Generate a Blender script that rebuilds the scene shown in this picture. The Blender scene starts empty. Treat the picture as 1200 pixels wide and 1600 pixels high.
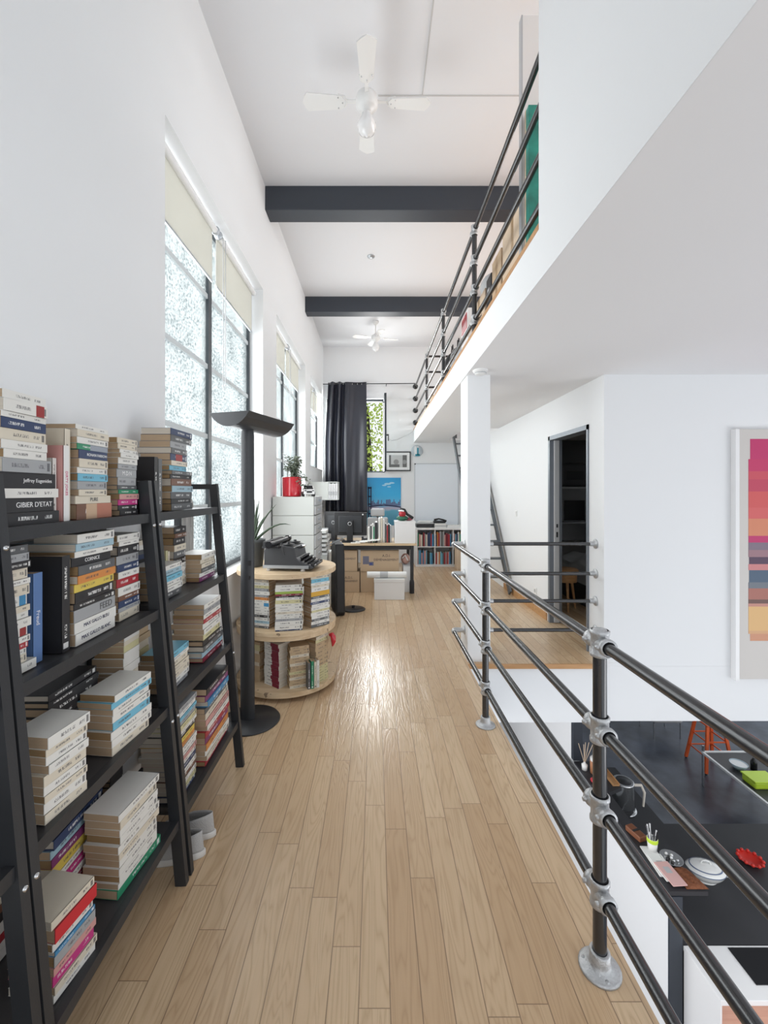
import bpy, math, random
from mathutils import Vector, Matrix, Euler
R = random.Random(7)
PI = math.pi
SC = bpy.context.scene
COL = SC.collection

# ---------------------------------------------------------------- camera
cd = bpy.data.cameras.new('camera')
cam = bpy.data.objects.new('camera', cd); COL.objects.link(cam)
cam.location = (0, 0, 1.5); cam.rotation_euler = (PI/2, 0, 0)
cd.sensor_fit = 'HORIZONTAL'; cd.sensor_width = 36; cd.lens = 665/1200*36
cd.shift_x = 13/1200; cd.shift_y = -32/1200
cd.clip_start = 0.05; cd.clip_end = 200
SC.camera = cam
# ---------------------------------------------------------------- world, lights, exposure
w = bpy.data.worlds.new('world'); SC.world = w; w.use_nodes = True
wb = w.node_tree.nodes['Background']
wb.inputs[0].default_value = (0.90, 0.95, 1.0, 1); wb.inputs[1].default_value = 0.68
SC.view_settings.view_transform = 'Standard'; SC.view_settings.look = 'None'
SC.view_settings.gamma = 1; SC.view_settings.use_curve_mapping = False
SC.view_settings.exposure = 0.76
def area(name, loc, rot, sx, sy, power, col=(1, 1, 1)):
    l = bpy.data.lights.new(name, 'AREA'); l.shape = 'RECTANGLE'; l.size = sx; l.size_y = sy
    l.energy = power; l.color = col
    o = bpy.data.objects.new(name, l); COL.objects.link(o); o.location = loc; o.rotation_euler = rot
    return o
# added fill lamps out of view, plus daylight at the far and side windows
area('fill_behind', (0.0, -1.9, 2.4), (PI/2, 0, 0), 2.4, 3.4, 10, (0.98, 0.99, 1))  # unseen lamp added as frontal fill for the walkway
area('fill_kitchen_side', (6.2, -0.8, -1.2), (0, math.radians(145), 0), 3.0, 3.0, 66, (0.98, 0.98, 1))  # unseen lamp added, aimed upward to brighten the mezzanine underside
area('fill_kitchen_low', (3.9, 1.2, -0.7), (-0.1, 0, 0), 3.0, 1.6, 24, (0.97, 0.98, 1))  # unseen lamp added to light the kitchen from above
area('daylight_far_window', (-0.42, 9.25, 2.68), (-PI/2, 0, 0), 1.1, 1.5, 90, (1, 1, 0.98))
area('fill_mezzanine', (4.7, 3.6, 3.75), (0, PI/2, 0), 1.3, 8.0, 112, (0.97, 0.985, 1))  # unseen lamp added to brighten the ceiling; the wall here has no windows
area('fill_lower_level', (-1.2, 3.6, -1.6), (0, -PI/2, 0), 1.8, 6.0, 64, (1, 0.99, 0.99))  # unseen lamp added under the walkway to brighten the half wall
for wy, wz, wh in ((3.19, 2.2, 2.5), (5.69, 2.2, 2.5), (8.07, 2.7, 1.5)):
    area('daylight_side_window', (-1.215, wy, wz), (0, -PI/2, 0), wh, 1.85, {3.19: 22, 5.69: 24, 8.07: 16}[wy], (0.97, 0.985, 1))
    area('daylight_on_pane', (-1.42, wy, wz), (0, -PI/2, 0), wh, 1.85, 40 if wh > 2 else 26, (1, 0.985, 0.98))

# ---------------------------------------------------------------- materials
def nt(name):
    m = bpy.data.materials.new(name); m.use_nodes = True
    n = m.node_tree.nodes; l = m.node_tree.links
    return m, n, l, n['Principled BSDF']
def mat(name, col, rough=0.5, metal=0.0, bump=0.0, bscale=60, var=0.0, vscale=6, spec=None, coat=0, emis=None, es=0, sub=None):
    m, n, l, b = nt(name)
    b.inputs['Base Color'].default_value = (*col, 1); b.inputs['Roughness'].default_value = rough
    b.inputs['Metallic'].default_value = metal
    if spec is not None: b.inputs['Specular IOR Level'].default_value = spec
    if coat: b.inputs['Coat Weight'].default_value = coat
    if emis: b.inputs['Emission Color'].default_value = (*emis, 1); b.inputs['Emission Strength'].default_value = es
    tc = n.new('ShaderNodeTexCoord')
    if var:
        t = n.new('ShaderNodeTexNoise'); t.inputs['Scale'].default_value = vscale; t.inputs['Detail'].default_value = 4
        l.new(tc.outputs['Object'], t.inputs['Vector'])
        mx = n.new('ShaderNodeMix'); mx.data_type = 'RGBA'
        mx.inputs[6].default_value = (*[c*(1-var) for c in col], 1); mx.inputs[7].default_value = (*[min(1, c*(1+var)) for c in col], 1)
        l.new(t.outputs['Fac'], mx.inputs[0]); l.new(mx.outputs[2], b.inputs['Base Color'])
    if bump:
        t = n.new('ShaderNodeTexNoise'); t.inputs['Scale'].default_value = bscale; t.inputs['Detail'].default_value = 3
        l.new(tc.outputs['Object'], t.inputs['Vector'])
        bp = n.new('ShaderNodeBump'); bp.inputs['Strength'].default_value = bump; bp.inputs['Distance'].default_value = 0.01
        l.new(t.outputs['Fac'], bp.inputs['Height']); l.new(bp.outputs[0], b.inputs['Normal'])
    return m
def math_n(n, l, op, a, b=None, c=None):
    x = n.new('ShaderNodeMath'); x.operation = op
    for i, v in enumerate((a, b, c)):
        if v is None: continue
        if isinstance(v, (int, float)): x.inputs[i].default_value = v
        else: l.new(v, x.inputs[i])
    return x.outputs[0]
def wood_planks(name, c1, c2, cgap, pw=0.0925, pl=0.8, rough=0.3):
    m, n, l, b = nt(name)
    tc = n.new('ShaderNodeTexCoord'); sp = n.new('ShaderNodeSeparateXYZ'); l.new(tc.outputs['Object'], sp.inputs[0])
    xs = math_n(n, l, 'DIVIDE', sp.outputs[0], pw); row = math_n(n, l, 'FLOOR', xs); fx = math_n(n, l, 'FRACT', xs)
    wn = n.new('ShaderNodeTexWhiteNoise'); wn.noise_dimensions = '1D'; l.new(row, wn.inputs['W'])
    off = math_n(n, l, 'MULTIPLY', wn.outputs['Value'], 7.0)
    ys = math_n(n, l, 'ADD', math_n(n, l, 'DIVIDE', sp.outputs[1], pl), off)
    col_ = math_n(n, l, 'FLOOR', ys); fy = math_n(n, l, 'FRACT', ys)
    cb = n.new('ShaderNodeCombineXYZ'); l.new(row, cb.inputs[0]); l.new(col_, cb.inputs[1])
    wn2 = n.new('ShaderNodeTexWhiteNoise'); wn2.noise_dimensions = '3D'; l.new(cb.outputs[0], wn2.inputs['Vector'])
    # grain coordinates, shifted per plank
    vm = n.new('ShaderNodeVectorMath'); vm.operation = 'MULTIPLY_ADD'
    l.new(wn2.outputs['Color'], vm.inputs[0]); vm.inputs[1].default_value = (9, 9, 9); l.new(tc.outputs['Object'], vm.inputs[2])
    mp = n.new('ShaderNodeMapping'); mp.inputs['Scale'].default_value = (12, 1.1, 1); l.new(vm.outputs[0], mp.inputs['Vector'])
    ns = n.new('ShaderNodeTexNoise'); ns.inputs['Scale'].default_value = 1.0; ns.inputs['Detail'].default_value = 2; ns.inputs['Distortion'].default_value = 0.35
    l.new(mp.outputs[0], ns.inputs['Vector'])
    rings = math_n(n, l, 'FRACT', math_n(n, l, 'MULTIPLY', ns.outputs['Fac'], 16.0))
    rr = math_n(n, l, 'ABSOLUTE', math_n(n, l, 'SUBTRACT', rings, 0.5))
    rr = math_n(n, l, 'POWER', math_n(n, l, 'MULTIPLY', rr, 2.0), 2.5)
    mp2 = n.new('ShaderNodeMapping'); mp2.inputs['Scale'].default_value = (260, 7, 1); l.new(vm.outputs[0], mp2.inputs['Vector'])
    n2 = n.new('ShaderNodeTexNoise'); n2.inputs['Scale'].default_value = 1.0; n2.inputs['Detail'].default_value = 3; l.new(mp2.outputs[0], n2.inputs['Vector'])
    mx = n.new('ShaderNodeMix'); mx.data_type = 'RGBA'; mx.inputs[6].default_value = (*c1, 1); mx.inputs[7].default_value = (*c2, 1)
    l.new(wn2.outputs['Value'], mx.inputs[0])
    k = math_n(n, l, 'ADD', math_n(n, l, 'MULTIPLY', rr, 0.30), math_n(n, l, 'MULTIPLY', n2.outputs['Fac'], 0.28))
    mg = n.new('ShaderNodeMix'); mg.data_type = 'RGBA'; l.new(k, mg.inputs[0]); l.new(mx.outputs[2], mg.inputs[6])
    mg.inputs[7].default_value = (c1[0]*0.5, c1[1]*0.42, c1[2]*0.33, 1)
    g1 = math_n(n, l, 'LESS_THAN', fx, 0.02); g2 = math_n(n, l, 'GREATER_THAN', fx, 0.985); g3 = math_n(n, l, 'LESS_THAN', fy, 0.0032)
    gap = math_n(n, l, 'MAXIMUM', math_n(n, l, 'MAXIMUM', g1, g2), g3)
    mz = n.new('ShaderNodeMix'); mz.data_type = 'RGBA'; l.new(math_n(n, l, 'MULTIPLY', gap, 0.7), mz.inputs[0]); l.new(mg.outputs[2], mz.inputs[6]); mz.inputs[7].default_value = (*cgap, 1)
    l.new(mz.outputs[2], b.inputs['Base Color'])
    bp = n.new('ShaderNodeBump'); bp.inputs['Strength'].default_value = 0.28; bp.inputs['Distance'].default_value = 0.002
    h = math_n(n, l, 'SUBTRACT', math_n(n, l, 'MULTIPLY', rr, -0.6), math_n(n, l, 'MULTIPLY', gap, 2.0))
    l.new(h, bp.inputs['Height']); l.new(bp.outputs[0], b.inputs['Normal'])
    b.inputs['Roughness'].default_value = rough
    return m
def wood(name, c1, c2, scale=(3, 30, 30), rough=0.55, knots=True):
    m, n, l, b = nt(name)
    tc = n.new('ShaderNodeTexCoord'); mp = n.new('ShaderNodeMapping'); mp.inputs['Scale'].default_value = scale
    l.new(tc.outputs['Object'], mp.inputs['Vector'])
    t = n.new('ShaderNodeTexNoise'); t.inputs['Scale'].default_value = 1; t.inputs['Detail'].default_value = 5; t.inputs['Distortion'].default_value = 0.5
    l.new(mp.outputs[0], t.inputs['Vector'])
    cr = n.new('ShaderNodeValToRGB'); cr.color_ramp.elements[0].position = 0.3; cr.color_ramp.elements[1].position = 0.7
    cr.color_ramp.elements[0].color = (*c1, 1); cr.color_ramp.elements[1].color = (*c2, 1)
    l.new(t.outputs['Fac'], cr.inputs[0]); l.new(cr.outputs[0], b.inputs['Base Color'])
    b.inputs['Roughness'].default_value = rough
    if knots:
        v = n.new('ShaderNodeTexNoise'); v.inputs['Scale'].default_value = 22; l.new(tc.outputs['Object'], v.inputs['Vector'])
        f = math_n(n, l, 'GREATER_THAN', v.outputs['Fac'], 0.70)
        mx = n.new('ShaderNodeMix'); mx.data_type = 'RGBA'; l.new(math_n(n, l, 'MULTIPLY', f, 0.7), mx.inputs[0]); l.new(cr.outputs[0], mx.inputs[6])
        mx.inputs[7].default_value = (0.09, 0.05, 0.03, 1); l.new(mx.outputs[2], b.inputs['Base Color'])
    return m
def obscured_glass(name):
    m, n, l, b = nt(name); out = n['Material Output']
    tc = n.new('ShaderNodeTexCoord')
    v = n.new('ShaderNodeTexNoise'); v.inputs['Scale'].default_value = 62; v.inputs['Detail'].default_value = 2
    l.new(tc.outputs['Object'], v.inputs['Vector'])
    v2 = n.new('ShaderNodeTexNoise'); v2.inputs['Scale'].default_value = 3.2; v2.inputs['Detail'].default_value = 2
    l.new(tc.outputs['Object'], v2.inputs['Vector'])
    s = math_n(n, l, 'ADD', math_n(n, l, 'MULTIPLY', v.outputs['Fac'], 0.75), math_n(n, l, 'MULTIPLY', v2.outputs['Fac'], 0.25))
    cr = n.new('ShaderNodeValToRGB'); e = cr.color_ramp.elements
    e[0].position = 0.41; e[0].color = (0.10, 0.13, 0.14, 1); e[1].position = 0.50; e[1].color = (0.56, 0.58, 0.58, 1)
    l.new(s, cr.inputs[0])
    tr = n.new('ShaderNodeBsdfTransparent'); l.new(cr.outputs[0], tr.inputs[0])
    tl = n.new('ShaderNodeBsdfTranslucent'); tl.inputs[0].default_value = (0.75, 0.8, 0.8, 1)
    gl = n.new('ShaderNodeBsdfGlossy'); gl.inputs['Roughness'].default_value = 0.25
    bp = n.new('ShaderNodeBump'); bp.inputs['Strength'].default_value = 0.5; bp.inputs['Distance'].default_value = 0.005
    l.new(v.outputs['Fac'], bp.inputs['Height']); l.new(bp.outputs[0], gl.inputs['Normal'])
    m1 = n.new('ShaderNodeMixShader'); m1.inputs[0].default_value = 0.22; l.new(tr.outputs[0], m1.inputs[1]); l.new(tl.outputs[0], m1.inputs[2])
    m2 = n.new('ShaderNodeMixShader'); m2.inputs[0].default_value = 0.05; l.new(m1.outputs[0], m2.inputs[1]); l.new(gl.outputs[0], m2.inputs[2])
    l.new(m2.outputs[0], out.inputs['Surface'])
    return m
def clear_glass(name, tint=(0.95, 0.98, 0.97), gloss=0.06):
    m, n, l, b = nt(name); out = n['Material Output']
    tr = n.new('ShaderNodeBsdfTransparent'); tr.inputs[0].default_value = (*tint, 1)
    gl = n.new('ShaderNodeBsdfGlossy'); gl.inputs['Roughness'].default_value = 0.05
    m1 = n.new('ShaderNodeMixShader'); m1.inputs[0].default_value = gloss; l.new(tr.outputs[0], m1.inputs[1]); l.new(gl.outputs[0], m1.inputs[2])
    l.new(m1.outputs[0], out.inputs['Surface'])
    return m
def cover_mat(name, spine):
    m, n, l, b = nt(name)
    oi = n.new('ShaderNodeObjectInfo'); b.inputs['Roughness'].default_value = 0.42
    if not spine:
        l.new(oi.outputs['Color'], b.inputs['Base Color']); return m
    uv = n.new('ShaderNodeUVMap'); sp = n.new('ShaderNodeSeparateXYZ'); l.new(uv.outputs[0], sp.inputs[0])
    u, v = sp.outputs[0], sp.outputs[1]
    rnd = oi.outputs['Random']
    cb = n.new('ShaderNodeCombineXYZ'); l.new(math_n(n, l, 'MULTIPLY', u, 90.0), cb.inputs[0]); l.new(math_n(n, l, 'MULTIPLY', v, 2.6), cb.inputs[1]); l.new(math_n(n, l, 'MULTIPLY', rnd, 91.0), cb.inputs[2])
    t = n.new('ShaderNodeTexNoise'); t.inputs['Scale'].default_value = 1; t.inputs['Detail'].default_value = 1; l.new(cb.outputs[0], t.inputs['Vector'])
    ink = math_n(n, l, 'GREATER_THAN', t.outputs['Fac'], 0.49)
    inv = math_n(n, l, 'MULTIPLY', math_n(n, l, 'GREATER_THAN', v, 0.36), math_n(n, l, 'LESS_THAN', v, 0.66))
    a = math_n(n, l, 'ADD', 0.08, math_n(n, l, 'MULTIPLY', rnd, 0.25)); e_ = math_n(n, l, 'ADD', a, 0.34)
    inu = math_n(n, l, 'MULTIPLY', math_n(n, l, 'GREATER_THAN', u, a), math_n(n, l, 'LESS_THAN', u, e_))
    r2 = math_n(n, l, 'FRACT', math_n(n, l, 'MULTIPLY', rnd, 13.7))
    inu2 = math_n(n, l, 'MULTIPLY', math_n(n, l, 'GREATER_THAN', u, 0.72), math_n(n, l, 'LESS_THAN', u, 0.86))
    # small publisher block near the foot of some spines
    blk = math_n(n, l, 'MULTIPLY', math_n(n, l, 'MULTIPLY', math_n(n, l, 'GREATER_THAN', u, 0.905), math_n(n, l, 'LESS_THAN', u, 0.965)),
                 math_n(n, l, 'MULTIPLY', math_n(n, l, 'GREATER_THAN', v, 0.18), math_n(n, l, 'LESS_THAN', v, 0.82)))
    blk = math_n(n, l, 'MULTIPLY', blk, math_n(n, l, 'GREATER_THAN', r2, 0.45))
    reg = math_n(n, l, 'MAXIMUM', inu, inu2)
    fac = math_n(n, l, 'MAXIMUM', math_n(n, l, 'MULTIPLY', math_n(n, l, 'MULTIPLY', ink, inv), reg), blk)
    bw = n.new('ShaderNodeRGBToBW'); l.new(oi.outputs['Color'], bw.inputs[0])
    dark = math_n(n, l, 'LESS_THAN', bw.outputs[0], 0.22)
    mc = n.new('ShaderNodeMix'); mc.data_type = 'RGBA'; mc.inputs[6].default_value = (0.06, 0.06, 0.07, 1); mc.inputs[7].default_value = (0.8, 0.8, 0.78, 1); l.new(dark, mc.inputs[0])
    mx = n.new('ShaderNodeMix'); mx.data_type = 'RGBA'; l.new(math_n(n, l, 'MULTIPLY', fac, 0.8), mx.inputs[0]); l.new(oi.outputs['Color'], mx.inputs[6]); l.new(mc.outputs[2], mx.inputs[7])
    l.new(mx.outputs[2], b.inputs['Base Color'])
    return m
def pages_mat(name, c):
    m, n, l, b = nt(name)
    tc = n.new('ShaderNodeTexCoord'); mp = n.new('ShaderNodeMapping'); mp.inputs['Scale'].default_value = (3, 3, 700)
    l.new(tc.outputs['Object'], mp.inputs['Vector'])
    t = n.new('ShaderNodeTexNoise'); t.inputs['Scale'].default_value = 1; l.new(mp.outputs[0], t.inputs['Vector'])
    mx = n.new('ShaderNodeMix'); mx.data_type = 'RGBA'; l.new(t.outputs['Fac'], mx.inputs[0])
    mx.inputs[6].default_value = (*[x*0.78 for x in c], 1); mx.inputs[7].default_value = (*[min(1, x*1.15) for x in c], 1)
    l.new(mx.outputs[2], b.inputs['Base Color']); b.inputs['Roughness'].default_value = 0.8
    return m

M = {}
M['wall'] = mat('white wall paint', (0.80, 0.81, 0.82), 0.75, bump=0.04, bscale=25)
M['ceiling'] = mat('ceiling paint', (0.80, 0.81, 0.835), 0.85)
M['soffit'] = mat('soffit paint', (0.86, 0.855, 0.86), 0.8)
M['floor'] = wood_planks('oak planks', (0.71, 0.53, 0.345), (0.59, 0.405, 0.245), (0.16, 0.10, 0.06), rough=0.25)
M['floor'].node_tree.nodes['Principled BSDF'].inputs['Specular IOR Level'].default_value = 0.5
M['beam'] = mat('anthracite beam paint', (0.035, 0.042, 0.055), 0.5, bump=0.1, bscale=15)
M['pipe'] = mat('dark steel pipe', (0.032, 0.033, 0.036), 0.2, 0.25, var=0.15, vscale=12, spec=1.0)
M['galv'] = mat('galvanised fitting', (0.50, 0.51, 0.52), 0.42, 0.6, bump=0.25, bscale=180, var=0.25, vscale=90)
M['shelfmetal'] = mat('dark grey lacquered metal', (0.028, 0.030, 0.034), 0.42, 0.1, bump=0.03, bscale=200)
M['shelfwood'] = mat('dark grey shelf board', (0.045, 0.046, 0.05), 0.42, 0, var=0.15)
M['edgewood'] = wood('orange oak edge', (0.42, 0.22, 0.09), (0.55, 0.31, 0.14), knots=False)
M['pine'] = wood('pale pine', (0.56, 0.40, 0.24), (0.72, 0.56, 0.37))
M['ply'] = mat('cable drum core card', (0.55, 0.45, 0.36), 0.7, var=0.15)
M['lampgrey'] = mat('charcoal lamp lacquer', (0.032, 0.034, 0.038), 0.38, 0.1)
M['glass_obs'] = obscured_glass('obscured glass')
M['glass'] = clear_glass('clear glass')
M['winframe'] = mat('white window bar', (0.62, 0.66, 0.68), 0.5)
M['windark'] = mat('dark steel window frame', (0.05, 0.06, 0.07), 0.4)
M['white'] = mat('white lacquer', (0.82, 0.82, 0.82), 0.4)
M['whiteplastic'] = mat('white plastic', (0.84, 0.84, 0.83), 0.35)
M['opal'] = mat('opal glass', (0.85, 0.85, 0.85), 0.15, coat=0.5)
M['cabinet'] = mat('grey green cabinet lacquer', (0.63, 0.65, 0.62), 0.5)
M['grey'] = mat('light grey plastic', (0.48, 0.49, 0.50), 0.5)
M['midgrey'] = mat('mid grey fabric', (0.36, 0.36, 0.36), 0.85, bump=0.1, bscale=300)
M['black'] = mat('black plastic', (0.018, 0.018, 0.02), 0.4)
M['blackgloss'] = mat('black gloss', (0.012, 0.012, 0.014), 0.15)
M['blacktop'] = mat('black countertop', (0.028, 0.028, 0.032), 0.55, var=0.3, vscale=3)
M['blackfloor'] = mat('black polished concrete', (0.072, 0.082, 0.105), 0.28, var=0.95, vscale=3.4, bump=0.15, bscale=7)
M['curtain'] = mat('black satin curtain', (0.020, 0.022, 0.034), 0.34, 0, bump=0.08, bscale=20, spec=0.7)
M['card'] = mat('brown cardboard', (0.56, 0.41, 0.27), 0.8, var=0.1, vscale=5)
M['cardlight'] = mat('light cardboard', (0.66, 0.52, 0.38), 0.8, var=0.08, vscale=5)
M['tape'] = mat('brown parcel tape', (0.38, 0.24, 0.11), 0.3)
M['red'] = mat('glossy red glaze', (0.55, 0.015, 0.03), 0.12, coat=0.6)
M['orange'] = mat('orange enamel', (0.80, 0.13, 0.03), 0.3)
M['scarlet'] = mat('scarlet enamel', (0.62, 0.03, 0.02), 0.35)
M['lime'] = mat('lime plastic', (0.55, 0.75, 0.05), 0.35)
M['steel'] = mat('brushed steel', (0.55, 0.56, 0.57), 0.25, 0.95)
M['leaf'] = mat('dark leaf', (0.035, 0.06, 0.03), 0.4, var=0.5, vscale=30)
M['leafpale'] = mat('pale leaf', (0.22, 0.26, 0.20), 0.5, var=0.6, vscale=30)
M['soil'] = mat('potting soil', (0.03, 0.022, 0.018), 0.95, bump=0.5)
M['pot'] = mat('grey plant pot', (0.085, 0.09, 0.09), 0.55)
M['beige'] = mat('beige paper', (0.72, 0.66, 0.58), 0.8)
M['paper'] = mat('white paper', (0.82, 0.82, 0.80), 0.7)
M['ceramic'] = mat('white porcelain', (0.80, 0.80, 0.78), 0.15, coat=0.5)
M['bluepaint'] = mat('blue glaze', (0.10, 0.14, 0.25), 0.3)
M['terracotta'] = mat('brown cloth', (0.20, 0.07, 0.03), 0.9, bump=0.6, bscale=60, var=0.4, vscale=40)
M['pink'] = wood('pinkish wood', (0.50, 0.27, 0.20), (0.60, 0.36, 0.27), knots=False)
M['teal'] = mat('teal abstract paint', (0.02, 0.26, 0.21), 0.45, var=0.9, vscale=9)
M['crack'] = mat('grey ceiling joint', (0.58, 0.58, 0.58), 0.8)
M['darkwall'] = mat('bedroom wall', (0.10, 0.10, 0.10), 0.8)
M['bedding'] = mat('grey linen', (0.34, 0.35, 0.35), 0.9, bump=0.4, bscale=9)
M['aluminium'] = mat('aluminium trim', (0.50, 0.53, 0.56), 0.3, 0.6)
M['doorframe'] = mat('blue grey steel frame', (0.20, 0.225, 0.26), 0.4, 0.3)
M['ladder'] = mat('blue grey steel ladder', (0.12, 0.135, 0.15), 0.38, 0.4)
M['canvas_shoe'] = mat('grey canvas', (0.46, 0.45, 0.44), 0.9, bump=0.3, bscale=200)
M['rubber'] = mat('pale rubber', (0.66, 0.64, 0.61), 0.6)
M['blind'] = None
M['cover'] = cover_mat('book cover', False); M['spine'] = cover_mat('book spine', True)
M['pages_white'] = pages_mat('book pages white', (0.56, 0.50, 0.42))
M['pages_tan'] = pages_mat('book pages tan', (0.43, 0.31, 0.20))
M['pages_dark'] = pages_mat('book pages ochre', (0.30, 0.19, 0.09))
def blindmat():
    m, n, l, b = nt('cream blind fabric'); out = n['Material Output']
    d = n.new('ShaderNodeBsdfDiffuse'); d.inputs[0].default_value = (0.62, 0.61, 0.57, 1)
    t = n.new('ShaderNodeBsdfTranslucent'); t.inputs[0].default_value = (0.62, 0.61, 0.57, 1)
    s = n.new('ShaderNodeMixShader'); s.inputs[0].default_value = 0.5; l.new(d.outputs[0], s.inputs[1]); l.new(t.outputs[0], s.inputs[2]); l.new(s.outputs[0], out.inputs[0])
    return m
M['blind'] = blindmat()
_cc = {}
def colm(c, rough=0.5):
    k = (tuple(round(x, 3) for x in c), rough)
    if k not in _cc: _cc[k] = mat('paint %02x%02x%02x' % tuple(int(x*255) for x in c), c, rough)
    return _cc[k]

# ---------------------------------------------------------------- mesh builder
WL = {}
def setp(o, label=None, cat=None, group=None, kind=None):
    if label: o['label'] = label
    if cat: o['category'] = cat
    if group: o['group'] = group
    if kind: o['kind'] = kind
    return o
def thing(name, label, cat, loc=(0, 0, 0), group=None, kind=None):
    o = bpy.data.objects.new(name, None); COL.objects.link(o); o.location = loc; o.empty_display_size = 0.1
    WL[o.name] = Vector(loc); return setp(o, label, cat, group, kind)
class MB:
    def __init__(s): s.v = []; s.f = []; s.sm = []; s.mi = []; s.X = Matrix.Identity(4)
    def add(s, vs, fs, smooth=False, mi=0):
        b = len(s.v); s.v += [s.X @ Vector(p) for p in vs]
        for f in fs: s.f.append([b+i for i in f]); s.sm.append(smooth); s.mi.append(mi)
        return s
    def box(s, x0, x1, y0, y1, z0, z1, mi=0):
        return s.add([(x0,y0,z0),(x1,y0,z0),(x1,y1,z0),(x0,y1,z0),(x0,y0,z1),(x1,y0,z1),(x1,y1,z1),(x0,y1,z1)],
              [(0,3,2,1),(4,5,6,7),(0,1,5,4),(1,2,6,5),(2,3,7,6),(3,0,4,7)], False, mi)
    def cbox(s, c, d, rot=None, mi=0):
        old = s.X; s.X = s.X @ Matrix.Translation(c) @ ((Euler(rot).to_matrix().to_4x4()) if rot else Matrix.Identity(4))
        s.box(-d[0]/2, d[0]/2, -d[1]/2, d[1]/2, -d[2]/2, d[2]/2, mi); s.X = old; return s
    def bar(s, a, b, wx, wy, up=(0, 0, 1)):
        a = Vector(a); b = Vector(b); d = (b-a).normalized(); u = Vector(up)
        r = d.cross(u)
        if r.length < 1e-4: r = Vector((1, 0, 0))
        r.normalize(); q = r.cross(d)
        vs = []
        for p in (a, b):
            for i, j in ((-1,-1),(1,-1),(1,1),(-1,1)): vs.append(p + r*(i*wx/2) + q*(j*wy/2))
        return s.add(vs, [(3,2,1,0),(4,5,6,7),(0,1,5,4),(1,2,6,5),(2,3,7,6),(3,0,4,7)])
    def tube(s, pts, r, seg=12, caps=True):
        pts = [Vector(p) for p in pts]; n = len(pts)
        if not hasattr(r, '__len__'): r = [r]*n
        vs = []; fs = []; prev = None
        for i, p in enumerate(pts):
            d = (pts[min(i+1, n-1)] - pts[max(i-1, 0)]).normalized()
            if prev is None:
                u = Vector((0, 0, 1)) if abs(d.z) < 0.9 else Vector((1, 0, 0)); a = d.cross(u).normalized()
            else:
                a = (prev - d*prev.dot(d))
                if a.length < 1e-5: a = d.cross(Vector((0, 0, 1)))
                a.normalize()
            prev = a; b = d.cross(a)
            for k in range(seg):
                t = 2*PI*k/seg; vs.append(p + (a*math.cos(t) + b*math.sin(t))*r[i])
        for i in range(n-1):
            for k in range(seg):
                k2 = (k+1) % seg; fs.append((i*seg+k, i*seg+k2, (i+1)*seg+k2, (i+1)*seg+k))
        s.add(vs, fs, True)
        if caps: s.add(vs[:seg], [tuple(range(seg-1, -1, -1))]); s.add(vs[-seg:], [tuple(range(seg))])
        return s
    def lathe(s, prof, c=(0, 0, 0), seg=32, sx=1, sy=1, axis=None, smooth=True):
        old = s.X
        if axis is not None: s.X = s.X @ Matrix.Translation(c) @ Vector((0, 0, 1)).rotation_difference(Vector(axis)).to_matrix().to_4x4(); c = (0, 0, 0)
        vs = []; fs = []
        for r, z in prof:
            for k in range(seg):
                t = 2*PI*k/seg; vs.append((c[0]+r*sx*math.cos(t), c[1]+r*sy*math.sin(t), c[2]+z))
        for i in range(len(prof)-1):
            for k in range(seg):
                k2 = (k+1) % seg; fs.append((i*seg+k, i*seg+k2, (i+1)*seg+k2, (i+1)*seg+k))
        s.add(vs, fs, smooth); s.X = old; return s
    def disc(s, c, r, z0, z1, seg=48):
        return s.lathe([(0.0001, z0), (r, z0), (r, z0), (r, z1), (r, z1), (0.0001, z1)], c, seg, smooth=False)
    def prism(s, poly, z0, z1):   # xy polygon, extruded along z
        n = len(poly)
        vs = [(x, y, z0) for x, y in poly] + [(x, y, z1) for x, y in poly]
        return s.add(vs, [tuple(range(n-1, -1, -1)), tuple(range(n, 2*n))] + [(i, (i+1) % n, n+(i+1) % n, n+i) for i in range(n)])
    def ball(s, c, r, seg=16, sx=1, sy=1, sz=1):
        pr = [(max(1e-4, r*math.sin(PI*i/10)), -r*math.cos(PI*i/10)*sz) for i in range(11)]
        return s.lathe(pr, c, seg, sx, sy)
    def build(s, name, m, parent=None, bevel=0, origin=None, label=None, cat=None, group=None, kind=None, bseg=2):
        if origin is None:
            if parent is not None: origin = WL[parent.name]
            else:
                xs = [p.x for p in s.v]; ys = [p.y for p in s.v]; zs = [p.z for p in s.v]
                origin = Vector(((min(xs)+max(xs))/2, (min(ys)+max(ys))/2, min(zs)))
        origin = Vector(origin)
        me = bpy.data.meshes.new(name)
        me.from_pydata([p-origin for p in s.v], [], s.f)
        me.polygons.foreach_set('use_smooth', s.sm)
        ms = m if isinstance(m, (list, tuple)) else [m]
        for x in ms: me.materials.append(M[x] if isinstance(x, str) else x)
        me.polygons.foreach_set('material_index', s.mi)
        me.update()
        o = bpy.data.objects.new(name, me); COL.objects.link(o)
        if parent is not None:
            o.parent = parent; o.location = origin - WL[parent.name]
        else: o.location = origin
        WL[o.name] = origin
        if bevel:
            b = o.modifiers.new('bevel', 'BEVEL'); b.width = bevel; b.segments = bseg; b.limit_method = 'ANGLE'; b.angle_limit = 0.7
        setp(o, label, cat, group, kind)
        return o
def copy_tree(o, loc=None, label=None, group=None, parent=None):
    c = o.copy(); COL.objects.link(c)
    if parent is not None: c.parent = parent
    if loc is not None: c.location = loc; WL[c.name] = Vector(loc)
    if label: c['label'] = label
    if group: c['group'] = group
    for ch in list(o.children): copy_tree(ch, parent=c)
    return c
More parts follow.
